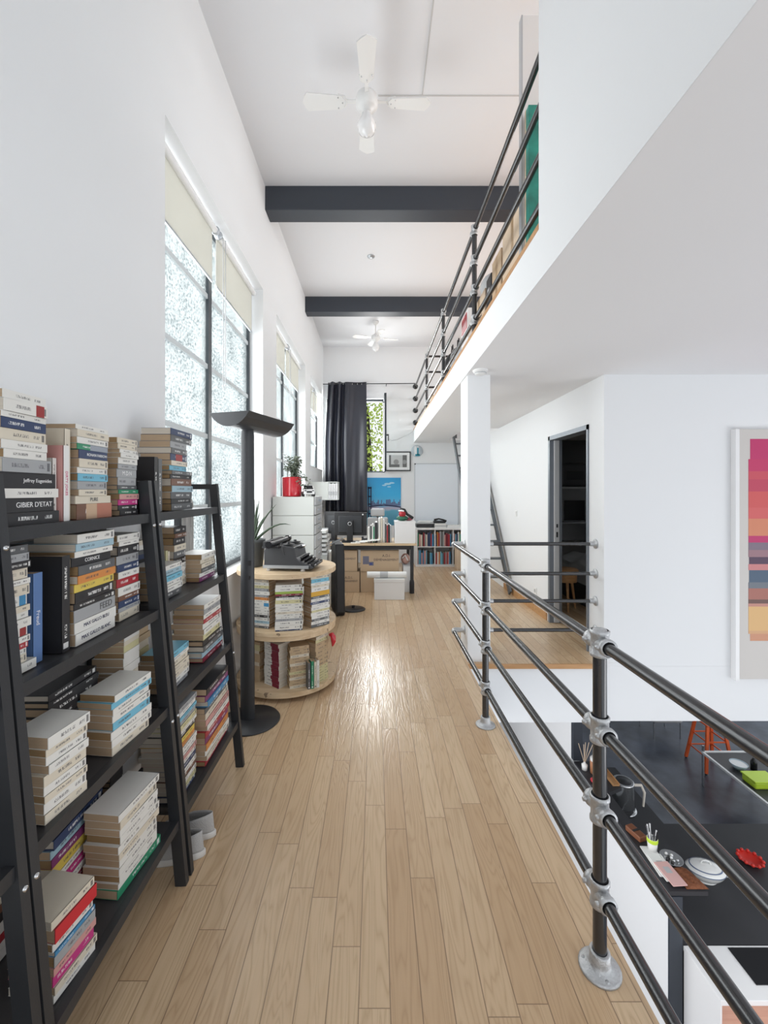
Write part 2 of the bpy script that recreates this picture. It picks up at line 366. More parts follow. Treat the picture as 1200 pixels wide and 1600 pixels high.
def text(name, s, size, loc, rot, m, parent, align='LEFT', extr=0.0006, xs=1.0, label=None):
    c = bpy.data.curves.new(name, 'FONT'); c.body = s; c.size = size; c.extrude = extr; c.align_x = align; c.align_y = 'CENTER'
    t = bpy.data.objects.new(name+'_tmp', c); COL.objects.link(t)
    bpy.context.view_layer.update()
    me = bpy.data.meshes.new_from_object(t.evaluated_get(bpy.context.evaluated_depsgraph_get()))
    COL.objects.unlink(t); bpy.data.objects.remove(t)
    mt = Euler(rot).to_matrix().to_4x4() @ Matrix.Diagonal((xs, 1, 1, 1)); me.transform(mt)
    me.materials.clear(); me.materials.append(m)
    o = bpy.data.objects.new(name, me); COL.objects.link(o)
    o.parent = parent; o.location = Vector(loc) - WL[parent.name]; WL[o.name] = Vector(loc)
    if label: o['label'] = label
    return o
RX = (PI/2, 0, 0)         # text facing -Y
RS = (PI/2, 0, PI/2)      # text facing +X
def struct(name, mb, m, parent=None, label=None, cat=None, bevel=0):
    return mb.build(name, m, parent, bevel=bevel, label=label, cat=cat, kind=None if parent is not None else 'structure')

# ================================================================ THE SETTING
XL = -1.10; YF = 8.95; ZC = 4.54; XE = 0.80; XD = 2.00; YW = 3.73; ZS = 2.526; ZM = 2.81; Y0 = -1.9
WT = 3.47
wins = [(2.223, 4.156, 0.87), (4.72, 6.66, 0.87), (7.19, 8.88, 1.93)]
# left wall with three window openings
b = MB(); XO = -1.36
ys = [Y0] + [v for q in wins for v in q[:2]] + [YF+0.3]
for i in range(0, len(ys), 2): b.box(XO, XL, ys[i], ys[i+1], -0.0, ZC)
for y0, y1, zb in wins:
    b.box(XO, XL, y0, y1, 0, zb); b.box(XO, XL, y0, y1, WT, ZC)
struct('wall_left', b, 'wall', label='long white wall with the three tall windows', cat='wall')
# far wall with one opening
b = MB(); fx0, fx1, fz0, fz1 = -1.03, 0.19, 1.90, 3.45
b.box(XL, fx0, YF, YF+0.3, 0, ZC).box(fx1, 4.8, YF, YF+0.3, -0.5, ZC).box(fx0, fx1, YF, YF+0.3, 0, fz0).box(fx0, fx1, YF, YF+0.3, fz1, ZC)
struct('wall_far', b, 'wall', label='white end wall behind the desk with the open window', cat='wall')
struct('ceiling', MB().box(XO, 4.9, Y0, YF+0.3, ZC, ZC+0.15), 'ceiling', label='high white ceiling above the dark beams', cat='ceiling')
# floor of walkway and landing
b = MB().box(XO, XE, Y0, YF+0.3, -0.03, 0.0).box(XE, XD, 3.70, YF, -0.03, 0.0)
struct('floor', b, 'floor', label='light oak plank floor of the walkway and landing', cat='floor')
struct('trim_1', MB().box(XE, XD, 3.682, 3.70, -0.035, 0.004), 'edgewood', label='orange wooden edge strip of the landing floor', cat='floor edge')
struct('wall_slab', MB().box(XO, XE, Y0, YF, -0.51, -0.031).box(XE, XD+0.0, 3.705, YF, -0.51, -0.031).box(XD, 5.6, YW-0.002, YF, -0.51, -0.031), 'wall', label='white slab edge below the landing', cat='slab')
# right hand wall with bedroom door (faces the landing)
dy0, dy1, dz = 3.99, 4.91, 2.13
b = MB().box(XD, XD+0.12, YW-0.002, dy0, 0, ZS).box(XD, XD+0.12, dy1, YF, 0, ZS).box(XD, XD+0.12, dy0, dy1, dz, ZS)
struct('wall_right', b, 'wall', label='white wall with the open bedroom door', cat='wall')
struct('wall_void', MB().box(XD+0.12, 5.6, YW-0.002, YW+0.12, -0.03, ZS).box(XD, XD+0.12, YW-0.002, YW+0.12, -0.03, -0.001), 'wall', label='white wall facing the void where the striped picture hangs', cat='wall')
# mezzanine slab with a stair opening
b = MB(); ox0, ox1, oy0, oy1 = 1.45, XD, 6.93, 8.45
b.box(XE, ox0, Y0, YF, ZS, ZM-0.03).box(ox0, 4.8, Y0, oy0, ZS, ZM-0.03).box(ox0, 4.8, oy1, YF, ZS, ZM-0.03).box(ox1, 4.8, oy0, oy1, ZS, ZM-0.03)
struct('ceiling_soffit', b, 'soffit', label='white underside and edge of the mezzanine', cat='mezzanine')
b = MB(); b.box(XE+0.11, ox0, Y0, 2.078, ZM-0.03, ZM).box(XE-0.006, ox0, 2.078, YF, ZM-0.03, ZM).box(ox0, 4.8, Y0, oy0, ZM-0.03, ZM).box(ox1, 4.8, oy0, YF, ZM-0.03, ZM).box(ox0, ox1, oy1, YF, ZM-0.03, ZM)
struct('floor_mezzanine', b, 'edgewood', label='wooden mezzanine floor with its thin orange edge', cat='floor')
struct('trim_2', MB().box(XE-0.004, XE+0.0, Y0, YF-0.01, ZS, ZM-0.03), 'wall', label='white fascia board along the mezzanine edge', cat='fascia')
struct('wall_near', MB().box(XE-0.004, XE+0.10, Y0, 2.078, ZM-0.03, ZC), 'wall', label='white upper wall at the near end of the mezzanine rail', cat='wall')
struct('wall_mezzanine', MB().box(4.8, 4.9, Y0, YF, ZM, ZC), 'wall', label='white wall at the back of the mezzanine', cat='wall')
# beams
for i, (y0, y1) in enumerate(((4.23, 4.43), (6.63, 6.82))):
    b = MB().box(XL, 4.8, y0, y1, 4.30, ZC)
    struct('trim_%d' % (3+i), b, 'beam', bevel=0.006, label=('nearer' if i == 0 else 'farther') + ' anthracite painted ceiling beam', cat='beam')
# pillar
struct('trim_5', MB().box(0.81, 1.01, 3.75, 4.05, -0.51, ZS), 'wall', label='square white pillar between walkway and landing', cat='pillar')
# ceiling joints
struct('trim_6', MB().box(0.02, 1.6, 3.262, 3.272, ZC-0.004, ZC).box(0.352, 0.362, Y0, 3.262, ZC-0.004, ZC), 'crack', label='thin straight joints in the ceiling boards', cat='ceiling joint')
# wooden baseboard on the landing
struct('baseboard_right', MB().box(XD-0.018, XD, dy1+0.05, 6.6, 0, 0.085), 'edgewood', label='orange wooden baseboard beside the bedroom door', cat='baseboard')
# windows of the left wall
for i, (y0, y1, zb) in enumerate(wins):
    t = thing('window_%d' % (i+1), 'tall obscured glass window, ' + ('nearest of the three' if i == 0 else 'middle of the three' if i == 1 else 'shorter one nearest the corner'), 'window', (-1.25, (y0+y1)/2, zb), kind='structure')
    xg = -1.25; ym = y0 + 0.94 if i < 2 else (y0+y1)/2
    b = MB()
    for a, c in ((y0, y0+0.035), (ym-0.03, ym+0.03), (y1-0.035, y1)): b.box(xg-0.03, xg+0.02, a, c, zb, WT)
    b.box(xg-0.03, xg+0.02, y0, y1, WT-0.035, WT).box(xg-0.03, xg+0.02, y0, y1, zb, zb+0.035)
    b.build('window_frame', 'windark', t)
    b = MB(); z = zb + 0.52
    while z < WT-0.2:
        b.box(xg-0.022, xg+0.014, y0+0.035, ym-0.03, z-0.017, z+0.017).box(xg-0.022, xg+0.014, ym+0.03, y1-0.035, z-0.017, z+0.017); z += 0.515
    b.build('glazing_bars', 'winframe', t)
    MB().box(xg-0.006, xg, y0+0.03, ym-0.02, zb+0.03, WT-0.03).build('pane', 'glass_obs', t)
    MB().box(xg-0.006, xg, ym+0.02, y1-0.03, zb+0.03, WT-0.03).build('pane', 'glass_obs', t)
    MB().box(xg-0.002, XL+0.012, y0, y1, zb-0.0, zb+0.006).build('window_sill', 'white', t)
    # roller blinds, mostly rolled up
    for k, (a, c) in enumerate(((y0+0.03, ym-0.03), (ym+0.03, y1-0.03))):
        q = thing('roller_blind', 'cream roller blind rolled up at the %s half of the %s window' % (('nearer', 'farther')[k], ('nearest', 'middle', 'farthest')[i]), 'blind', (xg+0.07, (a+c)/2, WT-0.08), group='roller blinds on the tall windows')
        MB().tube([(xg+0.07, a, WT-0.05), (xg+0.07, c, WT-0.05)], 0.022, 14).build('roller', 'white', q)
        MB().box(xg+0.046, xg+0.05, a+0.01, c-0.01, WT-0.42, WT-0.05).build('blind_fabric', 'blind', q)
        MB().box(xg+0.042, xg+0.054, a+0.01, c-0.01, WT-0.435, WT-0.42).build('hem_bar', 'aluminium', q)
        MB().lathe([(0.001, -0.008), (0.032, -0.008), (0.032, 0.008), (0.001, 0.008)], (xg+0.07, a+0.0 if k else c, WT-0.05), 16, axis=(0, 1, 0)).build('bracket', 'aluminium', q)
        if k == 1 or i < 2:
            yy = a+0.03 if k else c-0.03
            if k == 1:
                pts = [(xg+0.095, yy, WT-0.05), (xg+0.10, yy-0.012, 2.3)] + [(xg+0.10, yy-0.012+0.024*(1-math.cos(PI*j/6))/1.0, 2.3-0.02*math.sin(PI*j/6)) for j in range(7)] + [(xg+0.10, yy+0.036, WT-0.05)]
                MB().tube(pts, 0.0035, 6).build('pull_cord', 'grey', q)
# open window of the far wall
t = thing('window_4', 'clear window in the end wall standing open beside the black curtain', 'window', ((fx0+fx1)/2, YF+0.1, fz0), kind='structure')
b = MB(); xm = -0.42
for a, c in ((fx0, fx0+0.05), (xm-0.02, xm+0.02), (fx1-0.04, fx1)): b.box(a, c, YF+0.06, YF+0.11, fz0, fz1)
b.box(fx0, fx1, YF+0.06, YF+0.11, fz1-0.05, fz1).box(fx0, fx1, YF+0.06, YF+0.11, fz0, fz0+0.03)
b.build('window_frame', 'windark', t)
MB().box(fx0+0.04, xm-0.02, YF+0.08, YF+0.085, fz0+0.03, fz1-0.05).build('pane', 'glass', t)
# sash swung into the room, hinged on its right side
hx, hy = fx1-0.01, YF+0.03; an = math.radians(-93); L = 0.62
sash = MB(); sash.X = Matrix.Translation((hx, hy, 0)) @ Matrix.Rotation(math.radians(90+180+1), 4, 'Z')
sash.box(0, 0.06, -0.022, 0.022, fz0+0.01, fz1-0.01).box(L-0.06, L, -0.022, 0.022, fz0+0.01, fz1-0.01).box(0, L, -0.022, 0.022, fz1-0.07, fz1-0.01).box(0, L, -0.022, 0.022, fz0+0.01, fz0+0.07)
so = sash.build('sash', 'windark', t)
p = MB(); p.X = sash.X.copy(); p.box(0.06, L-0.06, -0.004, 0.004, fz0+0.07, fz1-0.07); p.build('pane', 'glass', so)
p = MB(); p.X = sash.X.copy(); p.box(L-0.05, L-0.02, 0.02, 0.07, 2.60, 2.63).box(L-0.045, L-0.025, 0.05, 0.07, 2.50, 2.63); p.build('handle', 'black', so)
p = MB(); p.X = sash.X.copy(); p.box(0.012, L-0.0, -0.026, -0.0222, fz0+0.02, fz1-0.02) if False else None

# lower level
ZL = -3.0
struct('floor_lower', MB().box(-1.3, 8.5, -1.5, 9, ZL-0.1, ZL), 'blackfloor', label='black polished concrete floor of the kitchen level', cat='floor')
struct('wall_lower', MB().box(2.35, 2.45, 5.12, 9, ZL, -0.511), 'wall', label='white partition of the lower level under the landing', cat='wall')
struct('wall_half', MB().box(2.35, 2.45, 3.42, 5.12, ZL, -1.74), 'wall', label='white half wall behind the kitchen counter', cat='wall')
struct('trim_7', MB().box(2.352, 2.46, 5.06, 5.118, -1.70, -0.511), 'beam', label='dark post at the end of the lower partition', cat='post')
struct('trim_8', MB().box(2.348, 2.452, 3.40, 3.419, ZL, -1.74), 'beam', label='dark end post of the white half wall', cat='post')
struct('wall_lower_left', MB().box(-1.36, -1.26, -1.5, 9, ZL, -0.51), 'wall', label='outer wall of the lower level', cat='wall')
struct('wall_lower_far', MB().box(-1.3, 8.5, 9, 9.1, ZL, -0.51), 'wall', label='far wall of the lower level', cat='wall')
# bedroom behind the door
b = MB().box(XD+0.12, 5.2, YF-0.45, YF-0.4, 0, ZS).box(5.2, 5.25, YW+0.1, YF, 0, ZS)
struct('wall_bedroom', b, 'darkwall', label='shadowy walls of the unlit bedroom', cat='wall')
struct('floor_bedroom', MB().box(XD, 5.2, YW+0.12, YF, -0.03, 0.0), 'floor', label='wooden floor of the bedroom', cat='floor')
# door
t = thing('door_1', 'open doorway with blue grey steel frame leading to the dark bedroom', 'door', (XD+0.05, (dy0+dy1)/2, 0), kind='structure')
b = MB().box(XD-0.012, XD+0.13, dy1-0.045, dy1, 0, dz).box(XD-0.012, XD+0.13, dy0, dy0+0.03, 0, dz).box(XD-0.012, XD+0.13, dy0, dy1, dz-0.045, dz)
b.build('door_frame', 'doorframe', t)
df = MB().box(XD+0.035, XD+0.085, dy1-0.075, dy1-0.046, 0.01, dz-0.05).build('sliding_door_edge', 'grey', t)
MB().box(XD+0.052, XD+0.070, dy1-0.0785, dy1-0.075, 0.98, 1.04).box(XD+0.052, XD+0.070, dy1-0.0785, dy1-0.075, 1.09, 1.13).build('lock_plate', 'black', df)
# ================================================================ RAILINGS
def fitting_x(b, c, r=0.028, rail=(0, 1, 0), top=False):
    c = Vector(c); d = Vector(rail)
    b.lathe([(r*0.9, -0.042), (r*1.05, -0.040), (r*1.05, -0.030), (r*0.95, -0.026), (r*0.95, 0.026), (r*1.05, 0.030), (r*1.05, 0.040), (r*0.9, 0.042)], c, 18)
    b.lathe([(r*0.75, -0.055), (r*0.98, -0.053), (r*0.98, -0.040), (r*0.86, -0.036), (r*0.86, 0.036), (r*0.98, 0.040), (r*0.98, 0.053), (r*0.75, 0.055)], c, 18, axis=d)
    if top: b.lathe([(0.001, 0.046), (r*0.7, 0.044), (r*0.95, 0.03)], c, 18)
def screws(b, c, side=-1):
    c = Vector(c)
    for dy in (-0.04, 0.04): b.lathe([(0.001, 0.010), (0.007, 0.010), (0.008, 0.0)], c + Vector((side*0.024, dy, 0)), 10, axis=(side, 0, 0))
def flange(b, c, axis, r=0.062, pipe=0.027):
    b.lathe([(0.001, 0.0), (r, 0.0), (r, 0.006), (r*0.9, 0.009), (pipe*1.25, 0.014), (pipe*1.12, 0.03), (pipe*1.12, 0.055), (pipe, 0.058), (pipe*0.8, 0.058)], c, 24, axis=axis)
def flange_scr(b, c, axis, r=0.047):
    q = Vector((0, 0, 1)).rotation_difference(Vector(axis))
    for k in range(3):
        t = 2*PI*k/3+0.5; b.lathe([(0.001, 0.013), (0.006, 0.012), (0.007, 0.006)], Vector(c)+q @ Vector((r*math.cos(t), r*math.sin(t), 0)), 8, axis=axis)
RZ = (1.024, 0.754, 0.505, 0.241); RXX = 0.705
t = thing('walkway_railing', 'dark pipe railing running along the edge of the walkway', 'railing', (RXX, 1.34, 0))
for y in (1.339, 2.733, -0.055):
    MB().tube([(RXX, y, 0.02), (RXX, y, RZ[0])], 0.0205, 20).build('post', 'pipe', t)
    b = MB(); flange(b, (RXX, y, 0), (0, 0, 1)); flange_scr(b, (RXX, y, 0), (0, 0, 1)); b.build('base_flange', 'galv', t)
    for k, z in enumerate(RZ):
        b = MB(); fitting_x(b, (RXX, y, z), top=(k == 0)); screws(b, (RXX, y, z)); b.build('pipe_fitting', 'galv', t)
for z in RZ:
    MB().tube([(RXX, Y0+0.3, z), (RXX, 3.84, z)], 0.0172, 18).build('rail', 'pipe', t)
    b = MB(); b.tube([(RXX, 3.80, z), (RXX, 3.845, z), (RXX+0.006, 3.863, z), (RXX+0.022, 3.872, z), (RXX+0.06, 3.872, z)], 0.0225, 16)
    flange(b, (0.81, 3.872, z), (-1, 0, 0), r=0.040, pipe=0.019)
    b.build('elbow_flange', 'galv', t)
t = thing('landing_railing', 'four dark horizontal pipes closing the landing between pillar and wall', 'railing', (1.5, 3.87, 0))
for z in RZ:
    MB().tube([(1.03, 3.87, z), (1.97, 3.87, z)], 0.0165, 16).build('rail', 'pipe', t)
    for x, ax in ((1.01, 1), (XD, -1)):
        b = MB(); flange(b, (x, 3.87, z), (ax, 0, 0), r=0.044, pipe=0.019); b.build('wall_flange', 'galv', t)
UX = 0.835; UZ = (3.707, 3.452, 3.203, 2.948)
t = thing('mezzanine_railing', 'dark pipe railing along the edge of the upper mezzanine', 'railing', (UX, 3.6, ZM))
for y in (3.6, 5.25, 6.95):
    MB().tube([(UX, y, ZM), (UX, y, UZ[0])], 0.021, 16).build('post', 'pipe', t)
    for k, z in enumerate(UZ):
        b = MB(); fitting_x(b, (UX, y, z), top=(k == 0)); b.build('pipe_fitting', 'galv', t)
for z in UZ:
    MB().tube([(UX, 2.0, z), (UX, YF-0.03, z)], 0.0172, 14).build('rail', 'pipe', t)
    b = MB(); flange(b, (UX, YF, z), (0, -1, 0), r=0.055, pipe=0.022); b.build('wall_flange', 'pipe', t)
# guard around the stair opening on the mezzanine
t = thing('stair_guard_rail', 'short dark pipe guard beside the ladder opening on the mezzanine', 'railing', (1.42, 6.6, ZM))
for z in UZ:
    MB().tube([(UX+0.03, 6.95, z), (1.42, 6.95, z)], 0.017, 12).build('rail', 'pipe', t)
MB().tube([(1.42, 6.95, ZM), (1.42, 6.95, UZ[0]+0.02)], 0.021, 14).build('post', 'pipe', t)
# ================================================================ LADDER
t = thing('loft_ladder', 'steep blue grey steel ladder rising from the landing into the mezzanine', 'ladder', (1.74, 6.1, 0))
f0 = Vector((0, 6.1, 0)); f1 = Vector((0, 8.25, 2.62))
for x in (1.50, 1.94):
    MB().bar((x, f0.y+.04, 0.035), (x, f1.y, f1.z), 0.028, 0.10, up=(0, 0, 1)).build('stringer', 'ladder', t)
for k in range(1, 11):
    p = f0.lerp(f1, k/10.9); MB().box(1.514, 1.926, p.y-0.055, p.y+0.055, p.z-0.012, p.z+0.012).build('tread', 'ladder', t)
for x in (1.50, 1.94):
    MB().tube([(x, 7.0, 1.15), (x, 7.15, 1.35), (x, 8.20, 2.95)] if False else [(x, 7.95, 2.5), (x, 8.05, 3.35), (x, 8.12, 3.47), (x, 8.24, 3.50), (x, 8.34, 3.42), (x, 8.36, 2.82)], 0.018, 12).build('grab_handle', 'pipe', t)
# ================================================================ CEILING FANS
def fan(loc, Rb, label, rot, rod=0.22):
    x, y, z = loc; t = thing('ceiling_fan', label, 'ceiling fan', loc, group='white ceiling fans')
    MB().lathe([(0.001, 0), (0.05, 0), (0.055, -0.02), (0.03, -0.06), (0.012, -0.065)], (x, y, ZC), 24).build('canopy', 'whiteplastic', t)
    MB().tube([(x, y, ZC-0.05), (x, y, z+0.06)], 0.011, 12).build('rod', 'whiteplastic', t)
    MB().lathe([(0.012, 0.075), (0.03, 0.07), (0.07, 0.045), (0.078, 0.02), (0.078, -0.02), (0.06, -0.045), (0.035, -0.055), (0.034, -0.085), (0.001, -0.085)], (x, y, z), 32).build('motor_housing', 'whiteplastic', t)
    g = MB().lathe([(0.034, -0.08), (0.040, -0.10), (0.064, -0.15), (0.066, -0.175), (0.060, -0.182), (0.056, -0.205), (0.035, -0.222), (0.010, -0.230), (0.007, -0.242), (0.001, -0.246)], (x, y, z), 32).build('lamp_globe', 'opal', t)
    for k in range(4):
        a = rot + k*PI/2
        X = Matrix.Translation(loc) @ Matrix.Rotation(a, 4, 'Z') @ Matrix.Rotation(math.radians(8), 4, 'X')
        b = MB(); b.X = X
        r0 = 0.155; hw0, hw1 = 0.045, 0.062
        poly = [(r0, -hw0*0.4), (r0+0.02, -hw0), (Rb-0.035, -hw1), (Rb-0.016, -hw1*0.6), (Rb, 0), (Rb-0.016, hw1*0.6), (Rb-0.035, hw1), (r0+0.02, hw0), (r0, hw0*0.4)]
        b.prism(poly, -0.004, 0.004); bl = b.build('blade', 'whiteplastic', t)
        b = MB(); b.X = X
        b.box(0.07, 0.15, -0.012, 0.012, 0.005, 0.012)
        b.tube([(0.14, 0, 0.008), (0.155, -0.035, 0.008), (0.20, -0.045, 0.008)], 0.006, 8); b.tube([(0.14, 0, 0.008), (0.155, 0.035, 0.008), (0.20, 0.045, 0.008)], 0.006, 8)
        b.build('blade_arm', 'whiteplastic', bl)
        b = MB(); b.X = X
        for px, py in ((0.20, -0.035), (0.20, 0.035), (0.17, 0)): b.lathe([(0.001, -0.009), (0.004, -0.008), (0.0045, -0.004)], (px, py, 0), 8)
        b.build('screws', 'steel', bl)
fan((-0.063, 3.0, 4.24), 0.45, 'nearer white four blade ceiling fan with a globe lamp', 0.02)
fan((0.0, 7.6, 4.24), 0.42, 'farther white ceiling fan beyond the second dark beam', 0.25)
# small ceiling devices
b = MB().lathe([(0.001, -0.022), (0.02, -0.022), (0.03, -0.016), (0.045, -0.012), (0.052, 0.0)], (-0.06, 5.5, ZC), 24)
o = b.build('ceiling_spotlight', 'aluminium', label='small round downlight in the ceiling between the two beams', cat='downlight')
t = thing('smoke_detector', 'round white smoke detector under the mezzanine beside the pillar', 'smoke detector', (0.885, 3.6, ZS))
MB().lathe([(0.001, -0.042), (0.03, -0.042), (0.045, -0.036), (0.05, -0.026), (0.05, -0.018), (0.062, -0.016), (0.064, 0.0)], (0.885, 3.6, ZS), 28).build('body', 'whiteplastic', t)
MB().lathe([(0.0505, -0.030), (0.0515, -0.027), (0.0505, -0.022)], (0.885, 3.6, ZS), 28).build('vent_slot', 'grey', t)
# switch and socket
t = thing('light_switch', 'white light switch on the wall between ladder and door', 'switch', (XD, 6.05, 1.15))
MB().box(XD-0.010, XD, 6.01, 6.09, 1.15, 1.23).build('plate', 'whiteplastic', t, bevel=0.003); MB().box(XD-0.016, XD-0.010, 6.03, 6.07, 1.165, 1.215).build('rocker', 'white', t, bevel=0.002)
t = thing('wall_socket', 'white wall socket low on the wall near the bedroom door', 'socket', (XD, 5.32, 0.22))
MB().box(XD-0.010, XD, 5.28, 5.36, 0.22, 0.30).build('plate', 'whiteplastic', t, bevel=0.003); MB().lathe([(0.001, 0.001), (0.018, 0.001), (0.020, 0.004), (0.024, 0.0)], (XD-0.010, 5.32, 0.26), 16, axis=(-1, 0, 0)).build('socket_well', 'grey', t)
# ================================================================ BOOKS
WH = (0.72, 0.71, 0.67); CR = (0.66, 0.60, 0.49); BK = (0.022, 0.022, 0.025); DG = (0.10, 0.105, 0.11); GR = (0.34, 0.35, 0.36)
TN = (0.50, 0.37, 0.23); RD = (0.38, 0.03, 0.04); NV = (0.03, 0.05, 0.12); BL = (0.05, 0.24, 0.45); SK = (0.16, 0.45, 0.60); GN = (0.03, 0.25, 0.13)
YL = (0.68, 0.52, 0.10); MG = (0.50, 0.03, 0.20); OR = (0.62, 0.24, 0.06); PU = (0.20, 0.04, 0.14); BR = (0.17, 0.08, 0.05); LY = (0.60, 0.56, 0.32); PK = (0.58, 0.30, 0.28); LB = (0.32, 0.47, 0.55); BD = (0.22, 0.02, 0.04)
CN = {WH: 'white', CR: 'cream', BK: 'black', DG: 'dark grey', GR: 'grey', TN: 'tan', RD: 'red', NV: 'navy', BL: 'blue', SK: 'turquoise', GN: 'green', YL: 'yellow', MG: 'magenta', OR: 'orange', PU: 'plum', BR: 'brown', LY: 'pale yellow', PK: 'pink', LB: 'light blue', BD: 'burgundy', (0.10, 0.19, 0.40): 'blue'}
PAL = {'white': [WH]*9+[CR]*5+[GR, SK, RD, LY], 'dark': [BK]*6+[DG]*4+[GR, NV, WH, BR], 'mixed': [WH]*6+[CR]*4+[BK]*3+[DG, GR, GR, SK, RD, NV, OR, LB, BR],
       'tan': [TN]*7+[CR]*2+[LY], 'lower': [WH]*4+[CR]*4+[BK]*2+[RD, MG, YL, LB, NV, BR, PU], 'shelf': [BK, NV, RD, RD, CR, CR, WH, BL, GN, OR, GR, BR, YL, PK, BD, SK, DG]}
ORD = ['topmost', 'second', 'third', 'fourth', 'fifth', 'sixth', 'seventh', 'eighth', 'ninth', 'tenth', 'eleventh', 'twelfth', 'thirteenth', 'fourteenth', 'fifteenth', 'sixteenth', 'seventeenth', 'eighteenth', 'nineteenth', 'twentieth']
nbooks = 0; STUFF = False; SB = MB(); SB_m = []; SCOUNT = 0
def book(x, y, z, W, L, T, rz, color, label, group, upright=False, hard=False, pg='pages_tan', tilt=0.0, txt=None, tcol=None, block=None, xs=1.0, thead=0.5, tsz=0.55):
    """spine centre-plane faces local +X; x,y = centre of the footprint"""
    global nbooks, SCOUNT
    if STUFF:
        SCOUNT += 1
        X = Matrix.Translation((x, y, z)) @ Matrix.Rotation(rz, 4, 'Z'); SB.X = X
        for nm in (colm(color), M[pg]):
            if nm not in SB_m: SB_m.append(nm)
        ci, pi_ = SB_m.index(colm(color)), SB_m.index(M[pg])
        def bb(w0, w1, l0, l1, t0, t1, mi):
            if upright: SB.box(w0, w1, -t1, -t0, l0, l1, mi)
            else: SB.box(w0, w1, l0, l1, t0, t1, mi)
        lo = 0.0 if upright else -L/2; t0 = -T/2 if upright else 0.0
        bb(-W/2, W/2, lo, lo+L, t0, t0+.001, ci); bb(-W/2, W/2, lo, lo+L, t0+T-.001, t0+T, ci); bb(W/2-.002, W/2, lo, lo+L, t0+.001, t0+T-.001, ci)
        bb(-W/2+.001, W/2-.002, lo+.001, lo+L-.001, t0+.001, t0+T-.001, pi_)
        return None
    nbooks += 1
    c = 0.0025 if hard else 0.0008; inset = 0.004 if hard else 0.0006
    def mp(w_, l_, t_): return (w_, l_, t_) if not upright else (w_, -t_, l_)
    def bx(b, w0, w1, l0, l1, t0, t1):
        vs = [mp(*p) for p in ((w0,l0,t0),(w1,l0,t0),(w1,l1,t0),(w0,l1,t0),(w0,l0,t1),(w1,l0,t1),(w1,l1,t1),(w0,l1,t1))]
        b.add(vs, [(0,3,2,1),(4,5,6,7),(0,1,5,4),(1,2,6,5),(2,3,7,6),(3,0,4,7)])
    lo = 0.0 if upright else -L/2; hi = lo+L; t0 = -T/2 if upright else 0.0; t1 = t0+T
    b = MB()
    bx(b, -W/2, W/2-0.0005, lo, hi, t0, t0+c); bx(b, -W/2, W/2-0.0005, lo, hi, t1-c, t1)
    bx(b, W/2-0.002, W/2, lo, hi, t0, t1)
    root = b.build('book', ['cover', 'spine'], origin=(0, 0, 0))
    me = root.data; uvl = me.uv_layers.new(name='UVMap'); ax = 2 if upright else 1
    for p in me.polygons:
        if p.index >= 12 and p.normal.x > 0.9 and not txt:
            p.material_index = 1
            for li in p.loop_indices:
                co = me.vertices[me.loops[li].vertex_index].co
                if upright: uvl.data[li].uv = (1-(co.z-lo)/L, 0.5-co.y/T)
                else: uvl.data[li].uv = ((co.y-lo)/L, (co.z-t0)/T)
    root.color = (*color, 1)
    root.location = (x, y, z); root.rotation_euler = (tilt, 0, rz)
    WL[root.name] = Vector((0, 0, 0))
    setp(root, label, 'book', group)
    b = MB(); bx(b, -W/2+inset, W/2-0.003, lo+inset, hi-inset, t0+c, t1-c); b.build('pages', pg, root, origin=(0, 0, 0))
    if txt:
        rot = RS if not upright else (0, PI/2, 0)
        if upright: text('spine_title', txt, T*tsz, (W/2+0.0007, 0, lo+L*(0.5 if thead == 0.5 else 1-thead)), (PI/2, PI/2, PI/2), colm(tcol), root, 'CENTER', xs=xs, extr=0.0003)
        else: text('spine_title', txt, T*tsz, (W/2+0.0007, lo+L*thead, T/2), RS, colm(tcol), root, 'CENTER', xs=xs, extr=0.0003)
    if block:   # coloured field on the spine: (u0,u1,colour)
        for u0, u1, bc in block:
            b = MB(); bx(b, W/2, W/2+0.0003, lo+L*u0, lo+L*u1, t0, t1); b.build('spine_field', colm(bc), root, origin=(0, 0, 0))
    return root
def word_book(c, hard, T): return CN[c] + (' hardback' if hard else ' paperback') if True else ''
